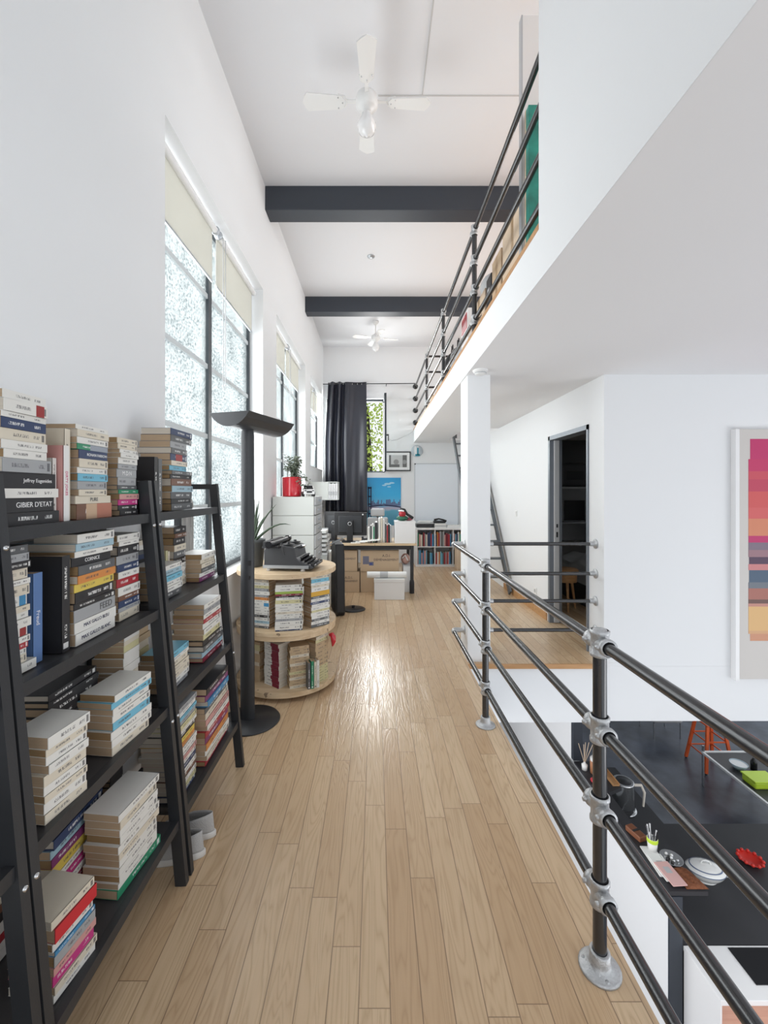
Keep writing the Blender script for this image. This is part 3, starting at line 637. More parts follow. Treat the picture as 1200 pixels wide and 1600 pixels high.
def stack(xf, y0, y1, zb, ztop, style, where, group, rz=0.0, W=(0.108, 0.13), T=(0.014, 0.034), specs=None, jit=0.006, pg=None, hardp=0.15, seed=0, taper=False):
    """pile lying flat; xf = spine plane (for rz=0), y0..y1 room along the spine; specs top-down optional"""
    r = random.Random(hash(where) % 1000 if False else seed*131+7)
    items = []; z = zb
    if specs:
        for s in reversed(specs):
            items.append(s)
    h = 0
    rows = []
    if specs:
        for s in items: rows.append(dict(s))
        h = sum(s['T'] for s in rows)
    while zb+h < ztop-0.012:
        tt = r.uniform(*T); c = r.choice(PAL[style]); hard = r.random() < hardp
        rows.append(dict(T=tt, c=c, hard=hard)); h += tt
    n = len(rows); cy = (y0+y1)/2; Lm = y1-y0
    for i, s in enumerate(rows):
        hard = s.get('hard', False)
        L = s.get('L', Lm*(r.uniform(0.90, 1.0) if not taper else (1.0 - 0.12*i/n)*r.uniform(0.94, 1.0))); Wd = s.get('W', r.uniform(*W)*(1.1 if hard else 1))
        jj = r.uniform(-jit, jit)
        ca, sa = math.cos(rz), math.sin(rz)
        cx = xf - ca*Wd/2 if rz == 0 else xf - ca*Wd/2
        yy = (cy if 'L' not in s else cy + (L-Lm)/2*s.get('al', 1)) - (sa*Wd/2 if rz else 0)
        p = pg or r.choice(['pages_tan', 'pages_tan', 'pages_white', 'pages_dark'])
        if pg == 'pages_tan' and (i*7+seed*3) % 5 == 0: p = 'pages_dark'
        if hard: p = 'pages_white' if r.random() < 0.5 else 'pages_tan'
        k = n-1-i
        tw = r.uniform(-0.02, 0.02)
        book(cx+jj*0.6, yy+jj*0.5, z, Wd, L, s['T']-0.0006, rz+tw, s['c'], '%s, %s of %s' % (CN[s['c']]+' book', ORD[k] if k == 0 else ORD[k]+' from top', where), group, hard=hard, pg=p,
             txt=s.get('txt'), tcol=s.get('tc', (0.8, 0.8, 0.78)), block=s.get('blk'), xs=s.get('xs', 1.0), thead=s.get('th', 0.5), tsz=s.get('ts', 0.55))
        z += s['T']
    return z
def uprights(x0, ylist, zb, H, W, cols, where, group, rz=0.0, along='y', txts=None, pos=None):
    for i, (yy, T) in enumerate(ylist):
        c = cols[i % len(cols)]; tx = (txts or {}).get(i)
        k = '%s upright book, %s of %s' % (CN[c], ['first', 'second', 'third', 'fourth', 'fifth', 'sixth', 'seventh', 'eighth', 'ninth', 'tenth', 'eleventh', 'twelfth'][i], where)
        hh = H[i % len(H)]; ww = W[i % len(W)]
        px, py = (x0-ww/2, yy) if rz == 0 else (yy, x0)
        book(px, py, zb, ww, hh, T-0.0008, rz, c, k, group, upright=True, pg=R.choice(['pages_tan', 'pages_white']), txt=tx[0] if tx else None, tcol=tx[1] if tx else None)
# ---------------------------------------------------------------- ladder bookcases
LV = (1.412, 1.048, 0.678, 0.248)
def px(z): return -0.74 - 0.145*z/1.54
def bookcase(ya, yb, label):
    t = thing('ladder_bookcase', label, 'bookcase', (-0.9, (ya+yb)/2, 0), group='dark metal ladder bookcases along the window wall')
    for y in (ya+0.0125, yb-0.0125):
        MB().bar((px(0), y, 0), (px(1.54), y, 1.54), 0.025, 0.042, up=(1, 0, 0)).build('front_leg', 'shelfmetal', t)
        MB().box(XL+0.004, XL+0.034, y-0.0125, y+0.0125, 0, 1.54).build('rear_leg', 'shelfmetal', t)
        MB().box(XL+0.034, px(1.53)-0.02, y-0.0125, y+0.0125, 1.512, 1.54).build('top_side_bar', 'shelfmetal', t)
        for z in (0.62, 1.37):
            b = MB().lathe([(0.001, 0.006), (0.006, 0.005), (0.007, 0.0)], (px(z)+0.021, y, z), 10, axis=(1, 0, 0)); b.build('bolt', 'steel', t)
    for z in LV:
        xf = px(z)+0.004
        s = MB().box(XL+0.036, xf-0.012, ya+0.026, yb-0.026, z-0.016, z).build('shelf', 'shelfwood', t)
        b = MB().box(xf-0.012, xf+0.012, ya+0.026, yb-0.026, z-0.030, z+0.004).box(XL+0.036, xf-0.012, ya+0.026, ya+0.046, z-0.030, z-0.0165).box(XL+0.036, xf-0.012, yb-0.046, yb-0.026, z-0.030, z-0.0165)
        b.build('shelf_frame', 'shelfmetal', s)
bookcase(0.290, 0.955, 'dark ladder bookcase, nearest of the three, mostly cut off by the left edge')
bookcase(0.962, 1.640, 'dark ladder bookcase in the middle, packed with piles of books')
bookcase(1.660, 2.338, 'dark ladder bookcase farthest along, ending near the window')
NB = 'nearer bookcase'; FB = 'farther bookcase'
g = lambda s, b_: 'books on the %s shelf of the %s' % (s, b_)
def S(T, c, **k): k.update(T=T, c=c); return k
# top shelf, nearer case
stack(-0.885, 1.008, 1.148, LV[0]+0.004, 1.70, 'white', 'first pile, top shelf, '+NB, g('top', NB), seed=1, specs=[
    S(.022, WH), S(.03, WH, blk=[(.72, .92, (.3, .03, .03))]), S(.015, WH), S(.026, NV), S(.028, CR), S(.022, WH), S(.022, WH),
    S(.034, GR, L=.15, W=.16), S(.040, BK, L=.175, W=.16, hard=True, txt='Jeffrey Eugenides', tc=(.8, .8, .8), ts=.34, th=.66), S(.024, WH, L=.172, W=.16), S(.036, BK, L=.168, W=.16, txt="GIBIER D'ETAT", tc=(.85, .85, .85), ts=.52, th=.60), S(.032, BK, L=.178, W=.16, hard=True)])
book(-0.98, 1.239, LV[0]+0.004, 0.165, 0.266, 0.022, 0.0, CR, 'tall cream upright book with its back cover showing, top shelf, nearer bookcase', g('top', NB), upright=True, pg='pages_white')
book(-1.01, 1.176, LV[0]+0.004, 0.115, 0.205, 0.014, 0.0, BK, 'black upright book before the tall cream one, top shelf, nearer bookcase', g('top', NB), upright=True)

book(-0.945, 1.192, LV[0]+0.034, 0.055, 0.155, 0.016, 0.0, WH, 'small white upright book, leaning pair, top shelf, nearer bookcase', g('top', NB), upright=True) if False else None
book(-0.928, 1.193, LV[0]+0.004, 0.055, 0.178, 0.014, 0.0, WH, 'plain white upright book, foremost of the upright group, top shelf, nearer bookcase', g('top', NB), upright=True)
book(-0.925, 1.2145, LV[0]+0.004, 0.085, 0.215, 0.022, 0.0, PK, 'upright book with white spine, pink lettering and face cover, top shelf, nearer bookcase', g('top', NB), upright=True, txt='DIRTY JOKES', tcol=(.6, .08, .2), block=[(0, 1, (.75, .74, .72))])
stack(-0.885, 1.262, 1.41, LV[0]+0.004, 1.70, 'mixed', 'second pile, top shelf, '+NB, g('top', NB), seed=2, specs=[
    S(.022, CR), S(.020, WH), S(.018, GN, blk=[(.4, 1, (.3, .33, .38))]), S(.027, NV, txt='RONAN FARROW', tc=(.85, .85, .85), ts=.46, th=.62), S(.027, CR), S(.018, WH), S(.023, SK), S(.025, GR), S(.020, CR), S(.024, CR, L=.165, txt='PURE', tc=(.15, .15, .15), ts=.7), S(.047, BR, L=.17, W=.15, hard=True, blk=[(.25, .55, (.55, .38, .25)), (.55, 1, (.45, .18, .12))])])
stack(-0.895, 1.480, 1.602, LV[0]+0.004, 1.70, 'mixed', 'third pile, top shelf, '+NB, g('top', NB), seed=3, pg='pages_tan', W=(.14, .155), specs=[
    S(.020, CR), S(.014, WH), S(.016, WH), S(.022, WH), S(.018, GR), S(.030, GR, txt='M.D.N', tc=(.85, .85, .85), ts=.7), S(.028, GR), S(.015, DG), S(.015, GN), S(.020, PK), S(.020, MG), S(.018, BK), S(.018, BK)])
# second shelf, nearer case
stack(-0.875, 0.99, 1.075, LV[1]+0.004, 1.375, 'white', 'first pile, second shelf, '+NB, g('second', NB), seed=4, T=(.014, .026), specs=[
    S(.02, DG), S(.02, GR), S(.018, BK), S(.026, CR), S(.014, WH), S(.026, CR), S(.026, WH, blk=[(.7, .95, BL)]), S(.016, CR), S(.016, WH), S(.022, WH), S(.022, WH, blk=[(.72, .95, (.3, .03, .03))]), S(.016, WH), S(.016, RD), S(.014, WH), S(.02, CR), S(.024, WH, L=.10)])
book(-0.935, 1.115, LV[1]+0.004, 0.10, 0.235, 0.030, 0.0, (0.10, 0.19, 0.40), 'blue upright book with white title, second shelf, nearer bookcase', g('second', NB), upright=True, txt='Freud', tcol=(.8, .8, .85))
book(-0.945, 1.192, LV[1]+0.004, 0.155, 0.268, 0.030, 0.0, BK, 'large black upright book with dark cover picture, second shelf, nearer bookcase', g('second', NB), upright=True)
stack(-0.866, 1.222, 1.42, LV[1]+0.004, 1.385, 'mixed', 'second pile, second shelf, '+NB, g('second', NB), seed=5, taper=True, specs=[
    S(.022, LB, L=.18, W=.19), S(.018, WH, L=.17, W=.19), S(.026, BK, L=.175, W=.185, txt='CORNICE', tc=(.8, .8, .8), ts=.6), S(.028, DG, W=.185), S(.024, OR), S(.024, YL), S(.032, BK), S(.018, BK), S(.036, GR, txt='FEED', tc=(.1, .1, .1), ts=.8, th=.75), S(.033, WH, txt='MAX GALLO BLEU', tc=(.05, .05, .1), ts=.45), S(.035, WH, txt='MAX GALLO BLANC', tc=(.05, .05, .1), ts=.45)])
stack(-0.885, 1.455, 1.59, LV[1]+0.004, 1.36, 'mixed', 'third pile, second shelf, '+NB, g('second', NB), seed=6, pg='pages_tan')
# third shelf, nearer case
stack(-0.80, 1.04, 1.175, LV[2]+0.004, 0.905, 'white', 'first pile, third shelf, '+NB, g('third', NB), seed=7, rz=-.13, W=(.115, .12), T=(.018, .03), pg='pages_tan', hardp=0)
stack(-0.80, 1.305, 1.50, LV[2]+0.004, 0.875, 'white', 'second front pile, third shelf, '+NB, g('third', NB), seed=12, rz=-.10, W=(.112, .12), T=(.018, .028), pg='pages_tan', hardp=0)

stack(-0.925, 1.20, 1.42, LV[2]+0.004, 0.925, 'dark', 'rear pile, third shelf, '+NB, g('third', NB), seed=9, W=(.10, .115), T=(.018, .03), hardp=0.5)

STUFF = True
stack(-0.90, 1.515, 1.62, LV[2]+0.004, 1.0, 'white', 'third pile, third shelf, '+NB, g('third', NB), seed=10, pg='pages_tan', specs=[S(.018, BK), S(.018, BK), S(.018, DG)])
STUFF = False
# bottom shelf, nearer case
stack(-0.775, 1.03, 1.165, LV[3]+0.004, 0.45, 'lower', 'first pile, bottom shelf, '+NB, g('bottom', NB), seed=11, rz=-.14, W=(.125, .135), T=(.016, .03), specs=[
    S(.022, CR), S(.036, RD, blk=[(0, 1, (.55, .02, .03))]), S(.02, WH), S(.012, BL), S(.026, GR), S(.02, PK), S(.026, MG), S(.02, CR), S(.02, WH)])
stack(-0.775, 1.30, 1.505, LV[3]+0.004, 0.50, 'white', 'second front pile, bottom shelf, '+NB, g('bottom', NB), seed=12, rz=-.09, W=(.112, .12), T=(.018, .027), pg='pages_tan', hardp=0, specs=[
    S(.022, WH), S(.024, WH), S(.024, WH), S(.022, CR), S(.024, WH), S(.024, WH), S(.02, WH), S(.018, WH), S(.028, GN, L=.22, W=.13)])

stack(-0.915, 1.20, 1.42, LV[3]+0.004, 0.615, 'lower', 'rear pile, bottom shelf, '+NB, g('bottom', NB), seed=13, W=(.10, .115), T=(.018, .03), specs=[S(.02, WH), S(.026, MG), S(.022, WH), S(.02, BD), S(.03, RD), S(.03, BD)])

STUFF = True
stack(-1.0, 0.99, 1.16, LV[3]+0.004, 0.60, 'mixed', 'rear first pile, bottom shelf, '+NB, g('bottom', NB), seed=14, W=(.062, .068), T=(.018, .03))
STUFF = False
STUFF = True
stack(-0.96, 1.53, 1.61, LV[3]+0.004, 0.60, 'dark', 'third pile, bottom shelf, '+NB, g('bottom', NB), seed=15)
STUFF = False
# top shelf, farther case
uprights(-0.895, [(1.735, .028), (1.768, .03)], LV[0]+0.004, [.225, .22], [.13, .12], [BK, DG], 'pair on the top shelf, '+FB, g('top', FB))
stack(-0.895, 1.86, 2.08, LV[0]+0.004, 1.77, 'dark', 'pile, top shelf, '+FB, g('top', FB), seed=16, taper=False, W=(.13, .15), specs=[
    S(.028, GR, L=.15), S(.026, DG, L=.16), S(.03, NV, L=.16, blk=[(.3, .7, (.35, .05, .05))]), S(.022, CR, L=.16), S(.022, SK, L=.16), S(.018, DG), S(.018, BK), S(.032, BR), S(.028, LB), S(.03, DG), S(.022, BK), S(.03, DG)])
# second shelf, farther case
stack(-0.865, 1.73, 1.905, LV[1]+0.004, 1.19, 'white', 'first pile, second shelf, '+FB, g('second', FB), seed=17, pg='pages_tan', W=(.12, .13), specs=[S(.02, WH), S(.024, LB), S(.024, SK), S(.022, WH), S(.022, WH), S(.028, DG)])
STUFF = True
stack(-1.0, 1.72, 1.86, LV[1]+0.004, 1.30, 'mixed', 'rear pile, second shelf, '+FB, g('second', FB), seed=18, W=(.062, .068), T=(.014, .024))
STUFF = False
uprights(-0.945, [(1.925, .02), (1.945, .016)], LV[1]+0.004, [.18, .175], [.11, .10], [LY, CR], 'pair on the second shelf, '+FB, g('second', FB))
stack(-0.93, 1.965, 2.09, LV[1]+0.004, 1.32, 'dark', 'second pile, second shelf, '+FB, g('second', FB), seed=19, specs=[S(.03, CR), S(.032, DG), S(.03, BK), S(.032, WH), S(.034, WH), S(.04, CR)])
stack(-0.865, 2.105, 2.295, LV[1]+0.004, 1.175, 'white', 'third pile, second shelf, '+FB, g('second', FB), seed=20, pg='pages_tan', specs=[S(.02, CR), S(.022, CR), S(.024, DG), S(.02, WH), S(.022, PU)])
# third shelf, farther case
stack(-0.835, 1.71, 1.90, LV[2]+0.004, 0.83, 'white', 'first pile, third shelf, '+FB, g('third', FB), seed=21, pg='pages_tan', hardp=0)
STUFF = True
stack(-1.0, 1.72, 1.88, LV[2]+0.004, 0.98, 'tan', 'rear pile, third shelf, '+FB, g('third', FB), seed=22, W=(.062, .068), specs=[S(.03, GR), S(.03, CR), S(.03, BR), S(.03, BD)])
STUFF = False
stack(-0.825, 2.03, 2.27, LV[2]+0.004, 0.955, 'white', 'second pile, third shelf, '+FB, g('third', FB), seed=23, W=(.145, .16), taper=True, specs=[S(.022, WH), S(.02, RD), S(.026, WH), S(.026, WH), S(.028, LY), S(.026, BK, L=.24, W=.17, hard=True), S(.028, DG, L=.26, W=.17, hard=True), S(.026, LB, L=.27, W=.175, hard=True), S(.022, BD, L=.26, W=.17, hard=True)], T=(.02, .03), pg='pages_tan')
# bottom shelf, farther case
stack(-0.79, 1.70, 1.87, LV[3]+0.004, 0.625, 'white', 'first pile, bottom shelf, '+FB, g('bottom', FB), seed=24, W=(.14, .16), T=(.014, .022), pg='pages_white', specs=[S(.024, BK), S(.02, YL), S(.018, OR), S(.02, WH), S(.02, WH), S(.018, PK), S(.018, WH), S(.02, NV), S(.022, WH), S(.02, BR), S(.02, WH), S(.02, LY), S(.022, NV)])
stack(-0.772, 1.93, 2.24, LV[3]+0.004, 0.585, 'lower', 'second pile, bottom shelf, '+FB, g('bottom', FB), seed=25, W=(.15, .17), T=(.02, .03), pg='pages_tan', specs=[S(.028, BL, hard=True), S(.024, DG), S(.03, CR), S(.028, PK), S(.026, WH), S(.026, RD), S(.03, PU), S(.03, OR), S(.024, WH), S(.022, CR), S(.02, RD)])
STUFF = True
stack(-1.0, 1.95, 2.15, LV[3]+0.004, 0.60, 'mixed', 'rear pile, bottom shelf, '+FB, g('bottom', FB), seed=26, W=(.062, .068), T=(.03, .045))
STUFF = False
# ================================================================ CABLE DRUM TABLE
SX, SY, SR = -0.705, 3.39, 0.385
t = thing('cable_drum_table', 'round two tier table made of pale wooden cable drums full of books', 'table', (SX, SY, 0))
MB().disc((SX, SY, 0), SR, 0.876, 0.911, 64).build('tabletop', 'pine', t, bevel=0.006)
MB().disc((SX, SY, 0), SR, 0.468, 0.496, 64).build('drum_disc', 'pine', t, bevel=0.004)
MB().disc((SX, SY, 0), SR*0.99, 0.436, 0.466, 64).build('drum_disc', 'pine', t, bevel=0.004)
MB().disc((SX, SY, 0), SR, 0.035, 0.070, 64).build('drum_disc', 'pine', t, bevel=0.005)
MB().disc((SX, SY, 0), 0.115, 0.497, 0.875, 32).build('core', 'ply', t)
MB().disc((SX, SY, 0), 0.115, 0.071, 0.435, 32).build('core', 'ply', t)
b = MB()
for k in range(4):
    a = PI/4+k*PI/2; b.disc((SX+0.28*math.cos(a), SY+0.28*math.sin(a), 0), 0.03, 0.0, 0.035, 12)
b.build('feet', 'black', t)
def drum(x, y, zb, zt, rzdeg, L, style, where, grp, seed, specs=None, W=(.10, .115), pg='pages_tan', T=(.014, .028), hardp=0):
    stack(x, y-L/2, y+L/2, zb, zt, style, where, grp, rz=math.radians(rzdeg), W=W, T=T, specs=specs, seed=seed, pg=pg, jit=0.003, hardp=hardp)
G1 = 'books on the upper tier of the cable drum table'; G2 = 'books on the lower tier of the cable drum table'
drum(-0.850, 3.13, 0.497, 0.845, -106, .155, 'white', 'left pile, upper drum tier', G1, 31, specs=[S(.02, OR), S(.02, WH), S(.026, WH, blk=[(.7, .98, BL)]), S(.024, WH), S(.02, WH), S(.02, WH), S(.018, BK), S(.024, WH), S(.02, LB), S(.018, WH), S(.016, DG)], T=(.016, .026))
drum(-0.625, 3.065, 0.497, 0.835, -78, .20, 'white', 'middle pile, upper drum tier', G1, 32, specs=[S(.026, WH), S(.018, YL, blk=[(0, 1, (.30, .42, .08))]), S(.014, BD), S(.012, BK), S(.018, WH), S(.026, LY), S(.02, WH), S(.02, WH), S(.018, WH), S(.016, CR), S(.018, WH), S(.016, WH), S(.018, GR), S(.03, WH), S(.03, WH), S(.01, NV)])
drum(-0.412, 3.175, 0.497, 0.865, -48, .17, 'white', 'right pile, upper drum tier', G1, 33, specs=[S(.018, WH), S(.018, CR), S(.03, WH), S(.034, YL, blk=[(0, 1, (.65, .36, .03))]), S(.018, DG), S(.022, WH), S(.018, NV), S(.022, WH), S(.022, WH), S(.016, LY), S(.024, WH), S(.024, WH), S(.018, DG), S(.022, WH), S(.022, DG)], pg='pages_tan')
STUFF = True
drum(-0.925, 3.22, 0.071, 0.36, -118, .13, 'tan', 'left pile, lower drum tier', G2, 34, W=(.09, .10))
STUFF = False
drum(-0.765, 3.125, 0.071, 0.395, -124, .165, 'white', 'white and burgundy pile, lower drum tier', G2, 35, W=(.11, .115), pg='pages_white', specs=[S(.0265, WH, blk=[(.45+.04*((i*7) % 3), 1, (.18, .01, .03))]) for i in range(12)])
drum(-0.555, 3.105, 0.071, 0.365, -66, .15, 'tan', 'tan pile, lower drum tier', G2, 36, W=(.105, .115), pg='pages_dark', specs=[S(.02, c) for c in (TN, TN, CR, TN, TN, CR, TN, TN, LY, TN, CR, TN, TN, CR)])
drum(-0.405, 3.21, 0.071, 0.42, -32, .15, 'tan', 'yellowed pile, lower drum tier', G2, 37, W=(.10, .11), pg='pages_tan', specs=[S(.03, TN)]*6+[S(.02, LY)]*6)
for i, (dx, dy, c) in enumerate(((0, 0, DG), (.022, .010, GN), (.042, .021, CR), (.060, .031, WH))):
    book(-0.500+dx, 3.118+dy, 0.071, 0.10, 0.19+0.008*(i % 2), 0.018, math.radians(-66), c, CN[c]+' upright book between tan and yellowed piles, lower drum tier', G2, upright=True)
t = MB().tube([(-.352, 3.27, .40), (-.335, 3.255, .405), (-.325, 3.25, .39), (-.322, 3.25, .355), (-.33, 3.25, .32)], [.012, .02, .022, .02, .006], 8).build('red_cloth', 'red', label='small red cloth hanging off the right of the drum books', cat='cloth')
t.location.z += 0.0
# ================================================================ TYPEWRITER
t = thing('typewriter', 'black vintage typewriter on the cable drum table, keyboard toward the room', 'typewriter', (-0.66, 3.27, 0.911))
def tb(): b = MB(); b.X = Matrix.Translation((-0.645, 3.275, 0.911)) @ Matrix.Rotation(math.radians(-6), 4, 'Z'); return b
b = tb()
prof = [(-0.17, 0.02), (0.20, 0.02), (0.205, 0.035), (0.10, 0.075), (0.075, 0.10), (0.06, 0.175), (-0.02, 0.19), (-0.15, 0.18), (-0.17, 0.15)]
vs = [(x, -0.14, z) for x, z in prof] + [(x, 0.14, z) for x, z in prof]; n = len(prof)
b.add(vs, [tuple(range(n)), tuple(range(2*n-1, n-1, -1))] + [((i+1) % n, i, n+i, n+(i+1) % n) for i in range(n)])
b.build('body', 'shelfwood', t, bevel=0.006)
for yy in (-0.146, 0.1405): b = tb(); b.box(-0.175, 0.17, yy, yy+.0055, 0.022, 0.045); b.build('side_trim', 'aluminium', t)
b = tb(); b.tube([(-0.10, -0.20, 0.205), (-0.10, 0.20, 0.205)], 0.021, 18); b.build('platen', 'black', t)
for yy in (-0.235, 0.20): b = tb(); b.tube([(-0.10, yy, 0.205), (-0.10, yy+.035, 0.205)], 0.026, 16); b.build('platen_knob', 'blackgloss', t)
b = tb(); b.box(-0.165, -0.04, -0.19, 0.19, 0.175, 0.188).box(-0.16, -0.13, -0.185, 0.185, 0.188, 0.222).tube([(-0.04, -0.19, 0.19), (-0.02, -0.20, 0.215), (0.0, -0.205, 0.16), (0.01, -0.205, 0.13)], 0.005, 8); b.build('carriage', 'black', t)
for s in (-1, 1): b = tb(); b.lathe([(0.001, 0), (0.042, 0), (0.042, 0.006), (0.012, 0.008), (0.012, 0.02), (0.001, 0.02)], (0.0, s*0.085, 0.19), 20); b.build('ribbon_spool', 'black', t)
b = tb(); b.lathe([(0.05, 0.0), (0.07, 0.012), (0.075, 0.02)], (0.035, 0, 0.155), 24); b.build('type_basket', 'steel', t)
for r_ in range(4):
    b = tb(); b.X = b.X
    for k in range(10):
        x = 0.105+r_*0.026; z = 0.098-r_*0.0155; y = -0.112+k*0.0245+(r_ % 2)*0.006
        b.lathe([(0.0095, -0.002), (0.010, 0.004), (0.001, 0.005)], (x, y, z), 10); b.box(x-0.003, x+0.003, y-0.002, y+0.002, z-0.035, z-0.001)
    b.build('key_row', 'blackgloss', t)
b = tb(); b.box(0.208, 0.222, -0.07, 0.07, 0.043, 0.05).box(0.19, 0.21, -0.13, -0.12, 0.03, 0.05).box(0.19, 0.21, 0.12, 0.13, 0.03, 0.05); b.build('space_bar', 'black', t)
b = tb()
for x in (-0.14, 0.12):
    for y in (-0.12, 0.12): b.lathe([(0.001, 0), (0.016, 0), (0.012, 0.022), (0.001, 0.022)], (x, y, 0), 12)
b.build('rubber_foot', 'rubber', t)
# potted aloe beside it
pc = (-0.965, 3.36, 0.911)
t = thing('potted_aloe', 'spiky aloe in a grey pot at the back of the cable drum table', 'plant', pc)
b = MB().lathe([(0.001, 0), (0.070, 0), (0.074, 0.02), (0.088, 0.185), (0.092, 0.19), (0.092, 0.215), (0.084, 0.215), (0.078, 0.19), (0.001, 0.185)], pc, 32); b.build('pot', 'pot', t)
MB().disc(pc, 0.078, 0.186, 0.19, 24).build('soil', 'soil', t)
r = random.Random(5)
for k in range(24):
    a = r.uniform(-PI, PI); ln = r.uniform(.18, .38); lean = r.uniform(.15, .75)
    if k == 0: a, ln, lean = 0.12, .42, 1.5
    if k == 1: a, ln, lean = -0.5, .36, .7
    if k == 2: a, ln, lean = 2.6, .30, .35
    pts = []; rad = []
    for j in range(8):
        s = j/7; pts.append(Vector(pc)+Vector((math.cos(a)*ln*lean*0.55*s*(1+s*0.5), max(-0.06, math.sin(a)*0.6)*ln*lean*0.55*s*(1+s*.5), 0.19+ln*s*(1-0.25*lean*s) if k else 0.19+0.05*math.sin(s*2.6)+0.09*s*s*s)))
        rad.append(0.0115*(1-s)**0.7+0.0008)
    if k == 0: pts = [Vector(pc)+Vector((0.30*s_, -0.03*s_, 0.19+0.13*math.sin(s_*2.0)+0.02*s_)) for s_ in [j/7 for j in range(8)]]
    for p_ in pts: p_.x = max(p_.x, XL+0.012)
    MB().tube(pts, rad, 8, caps=False).build('leaf', 'leaf', t)
# ================================================================ UPLIGHTER FLOOR LAMP
bx_, by_ = -0.822, 2.79
t = thing('uplighter_floor_lamp', 'tall charcoal floor lamp with wide boat shaped head beside the bookcase', 'floor lamp', (bx_, by_, 0))
MB().lathe([(0.0001, 0), (0.188, 0), (0.192, 0.004), (0.188, 0.010), (0.0001, 0.016)], (bx_, by_, 0), 56).build('base', 'lampgrey', t)
b = MB(); b.lathe([(0.047, 0.012), (0.046, 0.30), (0.043, 1.86), (0.040, 1.90)], (bx_-0.018, by_, 0), 28, 1.0, 0.62); b.build('pole', 'lampgrey', t)
b = MB(); b.X = Matrix.Translation((bx_+0.015, by_+0.06, 1.985)) @ Matrix.Rotation(math.radians(-18), 4, 'Z')
hw, hl = 0.142, 0.275; prof = []
for i in range(13):
    u = -1+2*i/12; prof.append((u*hw, -0.088*(1-u*u)**0.8))
outer = prof; inner = [(x*0.96, z*0.90+0.0) for x, z in prof]
ring = outer + inner[::-1]; n = len(ring)
vs = [(x, -hl, z) for x, z in ring] + [(x, hl, z) for x, z in ring]
b.add(vs, [(i, (i+1) % n, n+(i+1) % n, n+i) for i in range(n)], False)
for y in (-hl, hl):
    b.add([(x, y, z) for x, z in outer], [tuple(range(13)) if y < 0 else tuple(range(12, -1, -1))])
b.build('lamp_head', 'lampgrey', t)
b = MB(); b.X = Matrix.Translation((bx_+0.015, by_+0.06, 1.985)) @ Matrix.Rotation(math.radians(-18), 4, 'Z'); b.box(-hw*0.9, hw*0.9, -hl*0.97, hl*0.97, -0.006, -0.003); b.build('diffuser', 'opal', t)
b = MB(); b.box(bx_+0.0, bx_+0.01, by_-0.036, by_-0.030, 0.93, 0.95).box(bx_-0.004, bx_+0.014, by_-0.034, by_-0.028, 1.02, 1.05); b.build('dimmer', 'black', t)
# ================================================================ SHOES, BOARD
def shoe(x, y, rz, label):
    t = thing('slip_on_shoe', label, 'shoe', (x, y, 0), group='pair of grey canvas shoes under the farther bookcase')
    X = Matrix.Translation((x, y, 0)) @ Matrix.Rotation(rz, 4, 'Z')
    def outline(k, n=28):
        a = 2*PI*k/n; c, s = math.cos(a), math.sin(a); wid = 0.043+0.007*c; return (0.135*c, wid*s*(1 - 0.10*(c < 0)*abs(c)))
    b = MB(); b.X = X; n = 28; vs = []; fs = []
    for z, k in ((0, .97), (0.004, 1.0), (0.024, 1.0), (0.026, .98)): vs += [(outline(i)[0]*k, outline(i)[1]*k, z) for i in range(n)]
    for j in range(3): fs += [(j*n+i, j*n+(i+1) % n, (j+1)*n+(i+1) % n, (j+1)*n+i) for i in range(n)]
    fs += [tuple(range(n-1, -1, -1)), tuple(range(3*n, 4*n))]
    b.add(vs, fs, True); b.build('sole', 'rubber', t)
    b = MB(); b.X = X; vs = []; fs = []
    for j in range(8):
        s = j/7
        for i in range(n):
            ox_, oy_ = outline(i); c = ox_/0.135
            h = 0.025 + s*(0.045 + 0.035*max(0, -c) + 0.012*(1-abs(c)))
            shr = 1 - 0.42*s**2 if c > -0.2 else 1-0.12*s*s
            fx_ = ox_*0.95*(1 - (0.50*s**2 if c > 0 else 0.06*s)); vs.append((fx_, oy_*0.95*shr, h))
    for j in range(7): fs += [(j*n+i, j*n+(i+1) % n, (j+1)*n+(i+1) % n, (j+1)*n+i) for i in range(n)]
    b.add(vs, fs, True); o = b.build('upper', 'canvas_shoe', t); so_ = o.modifiers.new('s', 'SOLIDIFY'); so_.thickness = 0.003
    b = MB(); b.X = X; b.prism([(outline(i)[0]*.88, outline(i)[1]*.85) for i in range(n)], 0.026, 0.03); b.build('insole', 'grey', t)
shoe(-0.83, 1.85, math.radians(182), 'grey canvas shoe farther from the bookcase leg, of the pair on the floor')
shoe(-0.835, 1.742, math.radians(186), 'grey canvas shoe right beside the bookcase leg, nearer of the pair')
b = MB(); poly = [(2.37+0.075+0.075*math.cos(PI-i*PI/12), 1.46+0.075*math.sin(i*PI/12)) for i in range(13)] + [(2.52, 0.93), (2.37, 0.93)]
b.X = Matrix(((0, 0, 1, 0), (1, 0, 0, 0), (0, 1, 0, 0), (0, 0, 0, 1))); b.prism(poly, -1.095, -1.078)
M['weathered'] = wood('weathered board', (0.22, 0.22, 0.21), (0.55, 0.55, 0.53), scale=(30, 30, 5))
b.build('weathered_board', 'weathered', label='weathered grey board with a rounded top leaning between bookcase and window', cat='board').location.z = 0.872
b_ = bpy.data.objects['weathered_board']; b_.rotation_euler = (0, 0, 0)
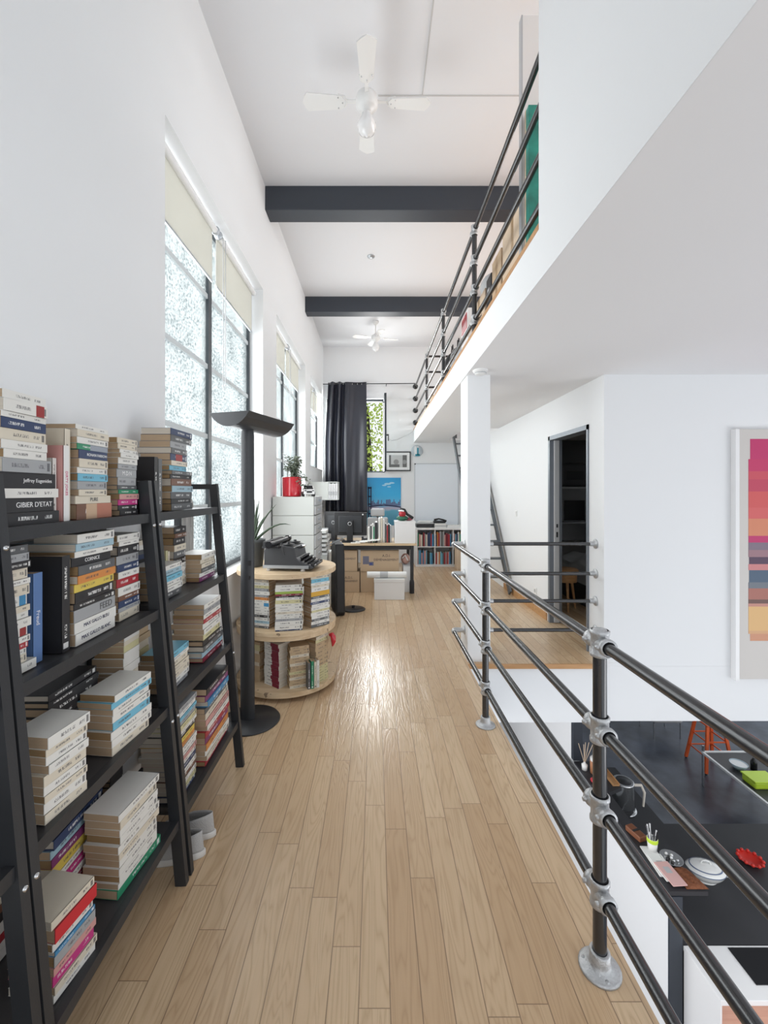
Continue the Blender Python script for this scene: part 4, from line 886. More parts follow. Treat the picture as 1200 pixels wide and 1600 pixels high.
# ================================================================ CABINET BY THE WINDOW
t = thing('drawer_cabinet', 'tall grey green stacked drawer cabinet behind the cable drum table', 'cabinet', (-0.865, 4.75, 0))
zz = [0.02, 0.42, 0.74, 1.04, 1.245, 1.446]
for a, c in zip(zz[:-1], zz[1:]):
    MB().box(-1.085, -0.65, 4.47, 5.02, a+0.0015, c-0.0015).build('unit', 'cabinet', t, bevel=0.004)
    h = (c-a)
    for k in range(2):
        z0 = a+0.01+k*h/2; d = MB().box(-0.65, -0.632, 4.485, 5.005, z0, z0+h/2-0.012).build('drawer', 'grey', t, bevel=0.003)
        MB().box(-0.632, -0.618, 4.66, 4.83, z0+h/4-0.012, z0+h/4+0.004).build('handle', 'aluminium', d)
MB().box(-1.07, -0.67, 4.50, 5.0, 0.0, 0.021).build('plinth', 'black', t)
pc = (-0.905, 4.60, 1.446)
t = thing('potted_plant', 'leafy plant in a glossy red pot on top of the grey cabinet', 'plant', pc)
MB().lathe([(0.001, 0), (0.098, 0), (0.102, 0.01), (0.106, 0.205), (0.100, 0.21), (0.094, 0.19), (0.001, 0.185)], pc, 36).build('pot', 'red', t)
MB().disc(pc, 0.095, 0.18, 0.188, 24).build('soil', 'soil', t)
r = random.Random(11)
st = MB(); lf = MB()
for k in range(26):
    a = r.uniform(-PI, PI); ln = r.uniform(.12, .34); 
    tip = Vector(pc)+Vector((math.cos(a)*r.uniform(.03, .15), math.sin(a)*r.uniform(.03, .09), 0.19+ln*0.8))
    if k < 6: tip = Vector(pc)+Vector((r.uniform(.06, .25), r.uniform(-.12, .0), r.uniform(.04, .24)))
    tip.x = max(tip.x, XL+0.03); base = Vector(pc)+Vector((r.uniform(-.04, .05), r.uniform(-.04, .04), 0.185))
    mid = base.lerp(tip, .5)+Vector((0, 0, .05)); P_ = [base, mid, tip]; st.tube(P_, [.004, .003, .0015], 6)
    for q in range(24):
        s = r.uniform(.25, 1); p = (base.lerp(mid, s*2) if s < .5 else mid.lerp(tip, s*2-1)) + Vector((r.uniform(-.025, .025), r.uniform(-.02, .02), r.uniform(-.02, .025))); p.x = max(p.x, XL+0.02)
        d = Vector((r.uniform(-1, 1), r.uniform(-1, 1), r.uniform(-.6, .6))).normalized()*r.uniform(.022, .036); sd = d.cross(Vector((r.uniform(-1, 1), r.uniform(-1, 1), 1))).normalized()*d.length*.38
        lf.add([p, p+d*.5+sd, p+d, p+d*.5-sd], [(0, 1, 2, 3)])
st.build('stems', 'leaf', t); lf.build('foliage', 'leafpale', t)
# toy car
t = thing('toy_car', 'small white toy car on the grey cabinet beside the red pot', 'toy car', (-0.735, 4.62, 1.446))
def tc_(): b = MB(); b.X = Matrix.Translation((-0.735, 4.63, 1.446)) @ Matrix.Rotation(math.radians(-75), 4, 'Z'); return b
def xprism(b, prof, y0, y1):
    n = len(prof); vs = [(x, y0, z) for x, z in prof]+[(x, y1, z) for x, z in prof]
    b.add(vs, [tuple(range(n)), tuple(range(2*n-1, n-1, -1))]+[((i+1) % n, i, n+i, n+(i+1) % n) for i in range(n)])
b = tc_(); xprism(b, [(-.12, .025), (.12, .025), (.125, .06), (.10, .075), (.045, .082), (-.12, .085), (-.125, .05)], -.058, .058); b.build('body', 'white', t, bevel=.006)
b = tc_(); xprism(b, [(-.115, .083), (.05, .081), (.01, .118), (-.095, .120)], -.050, .050); b.build('cabin_windows', 'blackgloss', t, bevel=.004)
b = tc_(); b.box(-.092, .012, -.046, .046, .1195, .124); b.build('roof', 'white', t)
for x in (-.075, .075):
    for y in (-.055, .055):
        b = tc_(); b.lathe([(.001, -.01), (.026, -.01), (.028, 0), (.026, .01), (.001, .01)], (x, y, .0275), 18, axis=(0, 1, 0)); b.build('wheel', 'black', t)
b = tc_(); b.box(.118, .126, -.05, -.03, .058, .068).box(.118, .126, .03, .05, .058, .068).box(.12, .127, -.028, .028, .04, .06); b.build('grille', 'black', t)
# wall box with magazine files
t = thing('wall_shelf_box', 'white box shelf hung on the wall below the farthest window', 'shelf', (-0.86, 7.3, 1.36))
MB().box(XL, -0.78, 7.0, 7.3, 1.36, 1.66).box(-0.78, -0.625, 7.0, 7.3, 1.36, 1.372).box(-0.78, -0.625, 7.0, 7.3, 1.648, 1.66).box(-0.78, -0.625, 7.285, 7.3, 1.372, 1.648).build('carcass', 'cabinet', t)
for k in range(5):
    x = -.775+k*.030; t = thing('magazine_file', 'white magazine file in the wall box shelf, %s from the left' % ['first', 'second', 'third', 'fourth', 'fifth'][k], 'magazine file', (x+.012, 7.1, 1.373), group='white magazine files in the wall box shelf')
    MB().box(x, x+.023, 7.004, 7.28, 1.3735, 1.64-.008*(k % 2)).build('case', 'white', t, bevel=.002)
    MB().box(x+.004, x+.019, 7.002, 7.004, 1.44, 1.50).build('label_holder', 'grey', t)
# ================================================================ OFFICE CORNER
t = thing('desk', 'light wood desk with grey tube legs in front of the far window', 'desk', (-0.03, 6.6, 0))
MB().box(-0.68, 0.60, 6.24, 7.04, 0.705, 0.735).build('desktop', 'pine', t, bevel=.003)
MB().box(-0.62, 0.54, 6.27, 6.30, 0.645, 0.705).build('apron', 'black', t)
for x in (-0.64, 0.535):
    for y in (6.28, 7.0):
        o = MB().tube([(x, y, 0.16), (x, y, 0.705)], .026, 16).build('leg', 'lampgrey', t); MB().lathe([(.036, 0), (.036, .16), (.03, .19), (.026, .20)], (x, y, 0), 16).build('foot_sleeve', 'black', o)
def monitor(x, y, z0, z1, w, rz, label):
    t = thing('computer_monitor', label, 'monitor', (x, y, 0.735), group='monitors on the desk seen from behind')
    X = Matrix.Translation((x, y, 0)) @ Matrix.Rotation(rz, 4, 'Z')
    b = MB(); b.X = X; b.box(-w/2, w/2, -.012, .018, z0, z1); b.build('display', 'black', t, bevel=.006)
    b = MB(); b.X = X; b.box(-w*.36, w*.36, -.04, -.012, z0+.04, z1-.05); b.build('rear_housing', 'shelfmetal', t, bevel=.012)
    b = MB(); b.X = X; b.box(-.045, .045, -.085, -.04, .75, z1-.12); b.build('stand', 'black', t, bevel=.005)
    b = MB(); b.X = X; b.lathe([(.028, 0), (.03, .004), (.022, .005)], (0, -.085, z1-.17), 20, axis=(0, -1, 0)); b.build('ring_mark', 'grey', t)
    b = MB(); b.X = X; b.box(-.13, .13, -.17, .05, .735, .748); b.build('base', 'black', t, bevel=.004)
    b = MB(); b.X = X; b.box(w/2-.07, w/2-.05, -.0135, -.012, z1-.045, z1-.025); b.build('sticker', 'white', t)
monitor(-0.385, 6.50, 0.83, 1.185, .50, math.radians(-4), 'black computer monitor seen from behind, right one on the desk')
monitor(-0.62, 6.72, 0.83, 1.185, .46, math.radians(-30), 'black computer monitor seen from behind, left one near the curtain')
t = thing('office_chair', 'light grey office chair with headrest behind the desk', 'office chair', (0.03, 7.35, 0))
b = MB().cbox((0.035, 7.42, 1.135), (.24, .07, .14)); b.build('headrest', 'grey', t, bevel=.03, bseg=4)
b = MB().cbox((-0.05, 7.45, .83), (.19, .07, .44)); b.build('backrest', 'grey', t, bevel=.03, bseg=4)
b = MB().cbox((0.13, 7.45, .83), (.17, .07, .44)); b.build('backrest', 'grey', t, bevel=.03, bseg=4)
MB().cbox((0.03, 7.32, .47), (.48, .46, .09)).build('seat', 'grey', t, bevel=.03, bseg=3)
MB().tube([(0.03, 7.35, .06), (0.03, 7.35, .43)], .03, 14).tube([(0.03, 7.5, .45), (0.03, 7.53, .7), (0.03, 7.49, 1.1)], .02, 10).build('column', 'black', t)
b = MB()
for k in range(5):
    a = 2*PI*k/5+.3; b.tube([(0.03, 7.35, .09), (0.03+.27*math.cos(a), 7.35+.27*math.sin(a), .07)], .018, 10); b.ball((0.03+.27*math.cos(a), 7.35+.27*math.sin(a), .03), .03, 12)
b.build('star_base', 'black', t)
# files on the desk
fl = [(-.105, .03, .22, WH), (-.07, .022, .25, DG), (-.045, .02, .27, WH), (-.027, .02, .24, GN), (.008, .045, .30, BK), (.056, .03, .36, WH), (.09, .03, .37, CR), (.122, .022, .34, WH), (.15, .02, .28, DG), (.175, .018, .26, RD), (.20, .02, .27, BK), (.225, .025, .25, GR)]
for i, (x, T_, h, c) in enumerate(fl):
    t = thing('file_folder', '%s file folder standing on the desk, %s from the left in the row' % (CN[c], ['first', 'second', 'third', 'fourth', 'fifth', 'sixth', 'seventh', 'eighth', 'ninth', 'tenth', 'eleventh', 'twelfth'][i]), 'folder', (x, 6.48, .735), group='file folders standing on the desk')
    b = MB().cbox((x, 6.48, .735+h/2), (T_*.9, .24, h)); b.build('cover', colm(c), t, bevel=.002)
    MB().cbox((x, 6.485, .735+h-.0), (T_*.6, .22, .012)).build('paper_edges', 'paper', t)
t = thing('white_file_box', 'large light grey box on the right end of the desk', 'box', (.435, 6.42, .735))
MB().box(.285, .585, 6.27, 6.57, .735, 1.055).build('body', 'grey', t, bevel=.004); 
bpy.data.objects[t.children[0].name].data.materials[0] = M['white']
MB().box(.281, .589, 6.268, 6.572, 1.035, 1.06).build('rim', 'white', t)
t = thing('stuffed_bag', 'crumpled red green and black bag on top of the desk box', 'bag', (.42, 6.42, 1.06))
MB().ball((.40, 6.4, 1.10), .075, 12, 1.2, 1, .55).build('green_part', colm((.02, .12, .07)), t); MB().ball((.40, 6.38, 1.165), .055, 12, 1.0, 1, 1).build('red_part', colm((.40, .02, .03)), t)
MB().tube([(.36, 6.4, 1.2), (.38, 6.37, 1.24), (.43, 6.36, 1.23), (.47, 6.38, 1.16), (.56, 6.40, 1.10)], [.012, .02, .018, .02, .022], 10).build('black_strap', 'black', t)
MB().tube([(.35, 6.4, 1.21), (.38, 6.35, 1.215), (.42, 6.35, 1.205)], .014, 8).build('white_trim', 'white', t)
MB().ball((.50, 6.44, 1.085), .045, 12, 1.3, 1, .6).build('pink_part', colm((.42, .10, .13)), t)
# clutter on the desk
r = random.Random(3)
for i in range(5):
    x = -.30+.075*i; MB().cbox((x, 6.33+r.uniform(-.02, .03), .740+.0), (.14, .10, .01), (0, 0, r.uniform(-.6, .6))).build('paper_sheet', 'paper', label='loose paper sheet on the desk, %s from the left before the monitors' % ['first', 'second', 'third', 'fourth', 'fifth'][i], cat='paper', group='loose papers on the desk').location.z = .7355+i*.0105
t = thing('desk_phone', 'small dark telephone on the desk between monitor and folders', 'telephone', (-.19, 6.40, .735)); t.location = (-.17, 6.52, .735)
WL[t.name] = Vector(t.location); MB().cbox((-.17, 6.52, .765), (.09, .14, .055)).build('body', 'black', t, bevel=.012); MB().tube([(-.2, 6.46, .80), (-.2, 6.58, .80)], .016, 10).build('handset', 'shelfmetal', t)
t = thing('paper_tray', 'stack of grey paper trays between cabinet and desk', 'paper tray', (-.75, 5.5, 0))
MB().box(-.98, -.60, 5.25, 5.85, 0, .70).build('side_cabinet', 'cabinet', t)
for k in range(6):
    z = .715+k*.055; MB().box(-.93, -.62, 5.30, 5.56, z-.012, z-.008).box(-.93, -.925, 5.30, 5.56, z-.008, z+.035).box(-.93, -.62, 5.555, 5.56, z-.008, z+.035).build('tray', 'grey', t); MB().box(-.92, -.60-.01*(k % 3), 5.31, 5.54, z-.008, z+.02).build('papers', 'paper', t)
# black case and round base
t = thing('standing_equipment_case', 'tall narrow black case standing at the left of the desk', 'case', (-.44, 5.25, 0))
b = MB(); b.X = Matrix.Translation((-.47, 5.28, 0)) @ Matrix.Rotation(math.radians(-74), 4, 'Z')
xprism(b, [(-.19, .02), (.16, .0), (.19, .05), (.17, .55), (.13, .86), (-.13, .88), (-.18, .60)], -.055, .055); b.build('shell', 'black', t, bevel=.015)
b = MB(); b.X = Matrix.Translation((-.47, 5.28, 0)) @ Matrix.Rotation(math.radians(-74), 4, 'Z'); b.box(-.12, .12, .055, .062, .15, .38).box(-.12, .12, .055, .062, .45, .75); b.build('ribs', 'shelfwood', t, bevel=.004)
b = MB(); b.X = Matrix.Translation((-.47, 5.28, 0)) @ Matrix.Rotation(math.radians(-74), 4, 'Z'); b.box(-.03, .0, .062, .066, .06, .13); b.build('maker_plate', 'white', t)
b = MB(); b.bar((-.55, 5.15, .86), (-.38, 5.10, .95), .07, .012); b.build('lid_flap', 'aluminium', t)
t = thing('round_stand_base', 'flat round black base on the floor beside the black case', 'stand base', (-.285, 5.42, 0))
MB().lathe([(.0001, 0), (.15, 0), (.155, .006), (.14, .014), (.05, .022), (.0001, .024)], (-.285, 5.42, 0), 40).build('disc', 'black', t)
MB().tube([(-.285, 5.42, .02), (-.285, 5.42, .05)], .02, 12).build('socket', 'black', t)
# moving boxes under the desk
def carton(x0, x1, y0, y1, z0, z1, label, txt=None, group='cardboard moving boxes under the desk', lines=None, m='card', name='moving_box', side=False, tsz=.05):
    t = thing(name, label, 'cardboard box', ((x0+x1)/2, (y0+y1)/2, z0), group=group)
    MB().box(x0, x1, y0, y1, z0, z1-.002).build('carton', m, t, bevel=.003)
    xm = (x0+x1)/2
    MB().box(x0, x1, y0, (y0+y1)/2-.002, z1-.0018, z1+.001).box(x0, x1, (y0+y1)/2+.002, y1, z1-.0018, z1+.001).build('flaps', m, t)
    if side: MB().box(x0-.0008, x0, (y0+y1)/2-.025, (y0+y1)/2+.025, z0+(z1-z0)*.45, z1).build('tape', 'tape', t)
    else: MB().box(xm-.025, xm+.025, y0, y1, z1+.001, z1+.0018).build('tape', 'tape', t)
    if lines:
        for s, sz, px_, pz in lines:
            if side: text('printed_text', s, sz, (x0-.001, px_, pz), (PI/2, 0, -PI/2), colm((.06, .04, .05)), t, 'CENTER')
            else: text('printed_text', s, sz, (px_, y0-.001, pz), RX, colm((.06, .04, .05)), t, 'CENTER')
    return t
tb_ = carton(-.225, .345, 6.32, 6.66, .315, .625, 'large cardboard moving box with printed lettering and van picture under the desk', lines=[('A.D.I.', .055, .16, .545), ('DÉMÉNAGEMENT', .047, .155, .485)])
b = MB().box(-.19, -.10, 6.3185, 6.3195, .42, .54).box(-.10, -.03, 6.3185, 6.3195, .40, .455); b.build('printed_picture', colm((.16, .16, .22)), tb_); MB().box(-.09, -.05, 6.318, 6.3185, .41, .44).build('printed_blue', colm((.05, .07, .25)), tb_)
carton(-.60, -.275, 6.32, 6.66, .315, .625, 'upper left cardboard moving box behind the black case', lines=[('DÉMÉNAGEMENT', .04, -.45, .50)])
carton(-.62, -.24, 6.32, 6.66, 0, .31, 'lower left cardboard moving box on the floor under the desk', lines=[('A.D.I.', .05, -.40, .22), ('DÉMÉNAGEMENT', .036, -.41, .17)])
carton(-.225, .345, 6.34, 6.66, 0, .31, 'plain cardboard moving box on the floor below the large lettered one')
t = thing('white_storage_box', 'low white box on the floor in front of the desk', 'box', (.19, 6.0, 0))
MB().box(-.02, .40, 5.89, 6.19, 0, .275).build('body', 'beige', t, bevel=.004); t.children[0].data.materials[0] = M['white']; MB().box(-.024, .404, 5.886, 6.194, .24, .29).build('lid', 'white', t, bevel=.004)
t = thing('paper_roll', 'thick white paper roll lying on the low white box', 'paper roll', (.14, 5.98, .29))
MB().tube([(-.12, 5.96, .335), (.43, 5.96, .335)], .045, 20).build('roll', 'paper', t); MB().tube([(.06, 5.96, .335), (.17, 5.96, .335)], .0458, 20, caps=False).build('band', 'grey', t)
for i in range(4): MB().cbox((.15+.03*i, 6.09, .2905), (.50-.04*i, .14, .012), (0, 0, .05*(i-1.5))).build('newspaper', 'paper', label='folded newspaper on the low white box, %s from the bottom' % ['first', 'second', 'third', 'fourth'][i], cat='newspaper', group='newspapers on the low white box').location.z = .2905+.0125*i
t = thing('white_bin', 'white plastic bin under the right end of the desk', 'bin', (.46, 6.42, 0))
MB().box(.41, .53, 6.34, 6.62, .0, .40).build('body', 'white', t, bevel=.006); MB().box(.405, .535, 6.335, 6.625, .39, .405).build('rim', 'grey', t)
t = thing('crumpled_bag', 'crumpled pinkish bag stuffed on the bin under the desk', 'bag', (.42, 6.44, .405))
MB().ball((.45, 6.44, .485), .08, 12, .85, 1, 1).build('bag', colm((.55, .33, .28)), t); MB().tube([(.40, 6.37, .50), (.44, 6.35, .55), (.48, 6.37, .47)], .01, 8).build('strap', 'paper', t)
for i in range(3): MB().cbox((.03+.05*i, 6.46, .6265), (.62-.1*i, .22, .014), (0, 0, .04*i)).build('paper_pile', 'paper', label='white paper pile on the lettered moving box, %s layer from below' % ['first', 'second', 'third'][i], cat='paper', group='paper piles on the moving box').location.z = .6265+.0145*i
# ================================================================ CUBE SHELF
cx0, cy0 = .80, 8.50; cw = .365; z0_, z1_ = .0, .76
t = thing('cube_shelf', 'white low cube shelf with coloured books against the far wall', 'shelf', (1.35, 8.7, 0))
b = MB(); x1 = cx0+3*cw+.04
b.box(cx0, x1, cy0, 8.90, 0.0, .04).box(cx0, x1, cy0, 8.90, .735, .775)
b.box(cx0, cx0+.035, cy0, 8.90, .04, .735).box(x1-.035, x1, cy0, 8.90, .04, .735); b.build('carcass', 'white', t)
b = MB().box(cx0+.035, x1-.035, cy0+.002, 8.9, .385, .40)
for k in (1, 2): b.box(cx0+k*cw+.012, cx0+k*cw+.030, cy0+.002, 8.9, .04, .385).box(cx0+k*cw+.012, cx0+k*cw+.030, cy0+.002, 8.9, .40, .735)
b.build('dividers', 'white', t); MB().box(cx0, x1, 8.90, 8.91, 0, .775).build('back_panel', 'white', t)
r = random.Random(21); STUFF = True
for row in range(2):
    for cc in range(3):
        zb = .041 if row == 0 else .401; x = cx0+cc*cw+.036; xe = cx0+(cc+1)*cw+.008; i = 0
        while x < xe-.022 and i < 11:
            T_ = r.uniform(.020, .036); T_ = min(T_, xe-x-.002)
            c = r.choice(PAL['shelf']); h = r.uniform(.22, .30)
            book(x+T_/2, cy0+.02+.11+r.uniform(0, .02), zb, .20, h, T_-.001, -PI/2, c, '%s upright book, %s from left, %s cube in the %s row of the cube shelf' % (CN[c], ['first', 'second', 'third', 'fourth', 'fifth', 'sixth', 'seventh', 'eighth', 'ninth', 'tenth', 'eleventh'][i], ['left', 'middle', 'right'][cc], ['lower', 'upper'][row]), 'books in the white cube shelf', upright=True, pg='pages_white')
            x += T_; i += 1
STUFF = False
t = thing('printer', 'black flat printer with papers on the cube shelf', 'printer', (1.0, 8.66, .775))
MB().box(.82, 1.16, 8.52, 8.85, .775, .85).build('body', 'black', t, bevel=.006); MB().box(.81, 1.17, 8.53, 8.84, .85, .875).build('lid', 'grey', t, bevel=.004); MB().box(.85, 1.13, 8.5165, 8.521, .785, .815).build('front_slot', 'blackgloss', t)
for i in range(3): MB().cbox((.98+.02*i, 8.66, .8765), (.26, .2, .009), (0, 0, .2*i-.2)).build('paper_sheet', 'paper', label='paper sheet on the black printer, %s from below' % ['first', 'second', 'third'][i], cat='paper', group='papers on the printer').location.z = .876+.0095*i
t = thing('paper_ream', 'white paper stack beside the black printer on the cube shelf', 'paper', (1.29, 8.66, .775)); MB().box(1.18, 1.41, 8.52, 8.83, .775, .86).build('sheets', 'paper', t, bevel=.002); MB().box(1.18, 1.41, 8.519, 8.522, .80, .82).build('band', 'grey', t)
t = thing('desk_telephone', 'black telephone lying on the paper stack of the cube shelf', 'telephone', (1.30, 8.64, .86)); MB().cbox((1.29, 8.65, .885), (.22, .17, .05), (0, .0, .2)).build('body', 'black', t, bevel=.015); MB().tube([(1.18, 8.60, .925), (1.27, 8.58, .95), (1.36, 8.58, .93), (1.42, 8.60, .90)], [.022, .016, .016, .024], 12).build('handset', 'blackgloss', t)
t = thing('open_binder', 'flat white binder lying at the right of the cube shelf top', 'binder', (1.55, 8.65, .775)); MB().box(1.43, 1.75, 8.52, 8.82, .775, .80).build('cover', 'white', t, bevel=.002); MB().box(1.44, 1.74, 8.53, 8.81, .80, .818).build('sheets', 'paper', t)
carton(1.56, 1.80, 8.12, 8.42, 0, .47, 'tall cardboard box on the floor right of the cube shelf', group='single boxes', m='cardlight')
# ================================================================ FAR WALL
t = thing('curtain_rod', 'thin black curtain rod across the end wall', 'curtain rod', (0, 8.80, 3.72))
MB().tube([(XL+.01, 8.80, 3.72), (.82, 8.80, 3.735)], .009, 10).build('rod', 'black', t)
MB().tube([(.22, 8.80, 3.72), (.22, YF, 3.72)], .008, 8).build('bracket', 'black', t)
t = thing('black_curtain', 'long black satin eyelet curtain drawn before the end window', 'curtain', (-.58, 8.80, 1.05))
b = MB(); nx, nz = 130, 40; zt, zb_ = 3.76, 1.05; vs = []; fs = []
for j in range(nz+1):
    v = j/nz; z = zt+(zb_-zt)*v
    for i in range(nx+1):
        u = i/nx; xl = -.985-.06*min(1, v*2.2); xr = -.19+.02*v; x = xl+(xr-xl)*u
        am = (.050-.036*max(0, min(1, (u-.40)/.15)))+.008*v; y = 8.80+am*math.sin(2*PI*(u*5.5 if u < .45 else 2.475+(u-.45)*2.2)+.5)+.012*math.sin(u*31+v*2)*v+.006*math.sin(v*14+u*9)*v
        vs.append((x, y, z))
for j in range(nz):
    for i in range(nx): a = j*(nx+1)+i; fs.append((a, a+1, a+nx+2, a+nx+1))
b.add(vs, fs, True); o = b.build('fabric', 'curtain', t); m_ = o.modifiers.new('s', 'SOLIDIFY'); m_.thickness = .004
b = MB()
for k in range(9):
    x = -.95+k*.095; b.lathe([(.013, -.004), (.021, -.004), (.021, .004), (.013, .004)], (x, 8.80-.0, 3.72), 14, axis=(.95, .3*(-1)**k, 0))
b.build('eyelets', 'steel', t)
# poster: a night blue skyline photo with a suspension bridge
t = thing('bridge_poster', 'blue poster of a river bridge and skyline on the end wall', 'poster', (.17, YF-.01, .79))
X0, X1, Z0, Z1 = -.185, .53, .79, 1.79
def gradmat(name, stops, z0, z1, noise=0.0, ns=8, axis=2):
    m, n, l, bb = nt(name); g_ = n.new('ShaderNodeNewGeometry'); sp = n.new('ShaderNodeSeparateXYZ'); l.new(g_.outputs['Position'], sp.inputs[0])
    f = n.new('ShaderNodeMapRange'); f.inputs[1].default_value = z0; f.inputs[2].default_value = z1; l.new(sp.outputs[axis], f.inputs[0])
    src = f.outputs[0]
    if noise:
        t_ = n.new('ShaderNodeTexNoise'); t_.inputs['Scale'].default_value = ns; t_.inputs['Detail'].default_value = 5; mpp = n.new('ShaderNodeMapping'); mpp.inputs['Scale'].default_value = (1, 1, 3); l.new(g_.outputs['Position'], mpp.inputs[0]); l.new(mpp.outputs[0], t_.inputs['Vector'])
        src = math_n(n, l, 'ADD', src, math_n(n, l, 'MULTIPLY', math_n(n, l, 'SUBTRACT', t_.outputs['Fac'], 0.5), noise))
    cr = n.new('ShaderNodeValToRGB'); e = cr.color_ramp.elements
    while len(e) > 1: e.remove(e[-1])
    e[0].position = stops[0][0]; e[0].color = (*stops[0][1], 1)
    for p, c in stops[1:]: q = e.new(p); q.color = (*c, 1)
    l.new(src, cr.inputs[0]); l.new(cr.outputs[0], bb.inputs['Base Color']); bb.inputs['Roughness'].default_value = .35
    return m
MB().box(X0, X1, YF-.012, YF-.001, Z0, Z1).build('sheet', gradmat('poster sky and water', [(0, (.05, .22, .34)), (.30, (.10, .36, .50)), (.36, (.45, .40, .50)), (.42, (.12, .45, .70)), (.62, (.03, .40, .72)), (1, (.01, .30, .62))], Z0, Z1, .08), t)
b = MB(); r = random.Random(2); x = X0+.10
yp = YF-.0125
while x < X1-.02:
    wd = r.uniform(.012, .03); h = r.uniform(.02, .07) if r.random() < .75 else r.uniform(.08, .12); b.box(x, min(x+wd, X1), yp-.0004, yp, 1.20, 1.22+h); x += wd*1.15
b.build('skyline', colm((.10, .13, .25)), t)
b = MB(); pts = [(X0+.05+(X1-X0-.05)*i/20, 1.14+.055*math.sin(PI*(.15+.75*i/20))) for i in range(21)]
for i in range(20):
    (xa, za), (xb, zb2) = pts[i], pts[i+1]; b.add([(xa, yp-.001, za), (xb, yp-.001, zb2), (xb, yp-.001, zb2+.028), (xa, yp-.001, za+.028)], [(0, 1, 2, 3)])
for x in (X0+.035, X0+.085): b.box(x-.012, x+.012, yp-.002, yp-.0012, .86, 1.60)
for z in (1.56, 1.38, 1.22, 1.02): b.box(X0+.02, X0+.10, yp-.002, yp-.0012, z, z+.03)
b.build('bridge', colm((.02, .03, .09)), t)
b = MB()
for i in range(12):
    u0, u1 = i/12, (i+1)/12; f_ = lambda u: 1.60-.40*(1-(1-u)**2)
    b.add([(X0+.09+.3*u0, yp-.001, f_(u0)), (X0+.09+.3*u1, yp-.001, f_(u1)), (X0+.09+.3*u1, yp-.001, f_(u1)+.006), (X0+.09+.3*u0, yp-.001, f_(u0)+.006)], [(0, 1, 2, 3)])
b.build('cable', colm((.20, .40, .60)), t)
b = MB()
for cx_, cz, s in ((.25, 1.66, 1), (.34, 1.68, .8), (.18, 1.63, .7), (.28, 1.60, .6)): b.lathe([(.0001, 0), (.07*s, 0.0001)], (cx_, yp-.0006, cz), 20, axis=(0, -1, 0), sy=.3)
b.build('cloud', colm((.35, .62, .78)), t)
# framed black and white photograph
t = thing('framed_photograph', 'black framed black and white photograph right of the open window', 'framed picture', (.46, YF-.01, 1.94))
a0, a1, c0, c1 = .20, .735, 1.93, 2.34
MB().box(a0, a1, YF-.03, YF-.001, c0, c0+.022).box(a0, a1, YF-.03, YF-.001, c1-.022, c1).box(a0, a0+.022, YF-.03, YF-.001, c0+.022, c1-.022).box(a1-.022, a1, YF-.03, YF-.001, c0+.022, c1-.022).build('frame', 'black', t)
MB().box(a0+.022, a1-.022, YF-.018, YF-.001, c0+.022, c1-.022).build('mat_board', 'white', t)
q = MB().box(a0+.08, a1-.08, YF-.0195, YF-.0181, c0+.08, c1-.075).build('print', colm((.55, .55, .55)), t)
b = MB().box(a0+.08, a0+.12, YF-.0200, YF-.0196, c0+.08, c1-.075).box(a1-.17, a1-.08, YF-.0200, YF-.0196, c0+.08, c1-.075).box(a0+.12, a0+.30, YF-.0200, YF-.0196, c0+.08, c0+.14); b.build('dark_shapes', colm((.14, .14, .14)), t)
b = MB().lathe([(.0001, 0), (.055, 0.0002)], (a0+.23, YF-.0203, c0+.19), 20, axis=(0, -1, 0)).lathe([(.0001, 0), (.045, 0.0002)], (a1-.13, YF-.0203, c0+.19), 20, axis=(0, -1, 0)); b.build('figures', colm((.30, .30, .30)), t)
t = thing('wall_clock', 'round white wall clock with teal shape above the whiteboard', 'clock', (.865, YF-.01, 2.23))
MB().lathe([(.0001, .02), (.118, .02), (.124, .015), (.124, 0)], (.865, YF, 2.35), 40, axis=(0, -1, 0)).build('dial', colm((.50, .56, .60)), t)
b = MB().box(.81, .86, YF-.0215, YF-.0203, 2.26, 2.45).box(.87, .90, YF-.0215, YF-.0203, 2.38, 2.45); b.build('white_shapes', 'white', t)
b = MB().box(.87, .90, YF-.0222, YF-.0216, 2.26, 2.42).box(.83, .93, YF-.0222, YF-.0216, 2.245, 2.285); b.build('teal_figure', colm((.02, .28, .38)), t)
t = thing('whiteboard', 'large blank whiteboard on the end wall above the cube shelf', 'whiteboard', (1.28, YF-.01, .80))
MB().box(.825, 1.73, YF-.015, YF-.002, .80, 2.08).build('panel', mat('whiteboard face', (.78, .82, .87), .22), t)
MB().box(.815, 1.74, YF-.022, YF-.001, 2.075, 2.09).box(.815, 1.74, YF-.022, YF-.001, .79, .805).box(.815, .828, YF-.022, YF-.001, .805, 2.075).box(1.727, 1.74, YF-.022, YF-.001, .805, 2.075).build('frame', 'aluminium', t)
b = MB()
for x in (.815, 1.715):
    for z in (.79, 2.065): b.box(x, x+.025, YF-.025, YF-.001, z, z+.025)
b.build('corner_caps', 'shelfmetal', t)
MB().tube([(.25, 8.88, 2.62), (.33, 8.87, 2.56), (.45, 8.87, 2.58), (.70, 8.87, 2.70), (.84, 8.87, 2.80)], .004, 6).build('hanging_cable', 'grey', label='thin cable looping from the open window to the mezzanine rail', cat='cable')
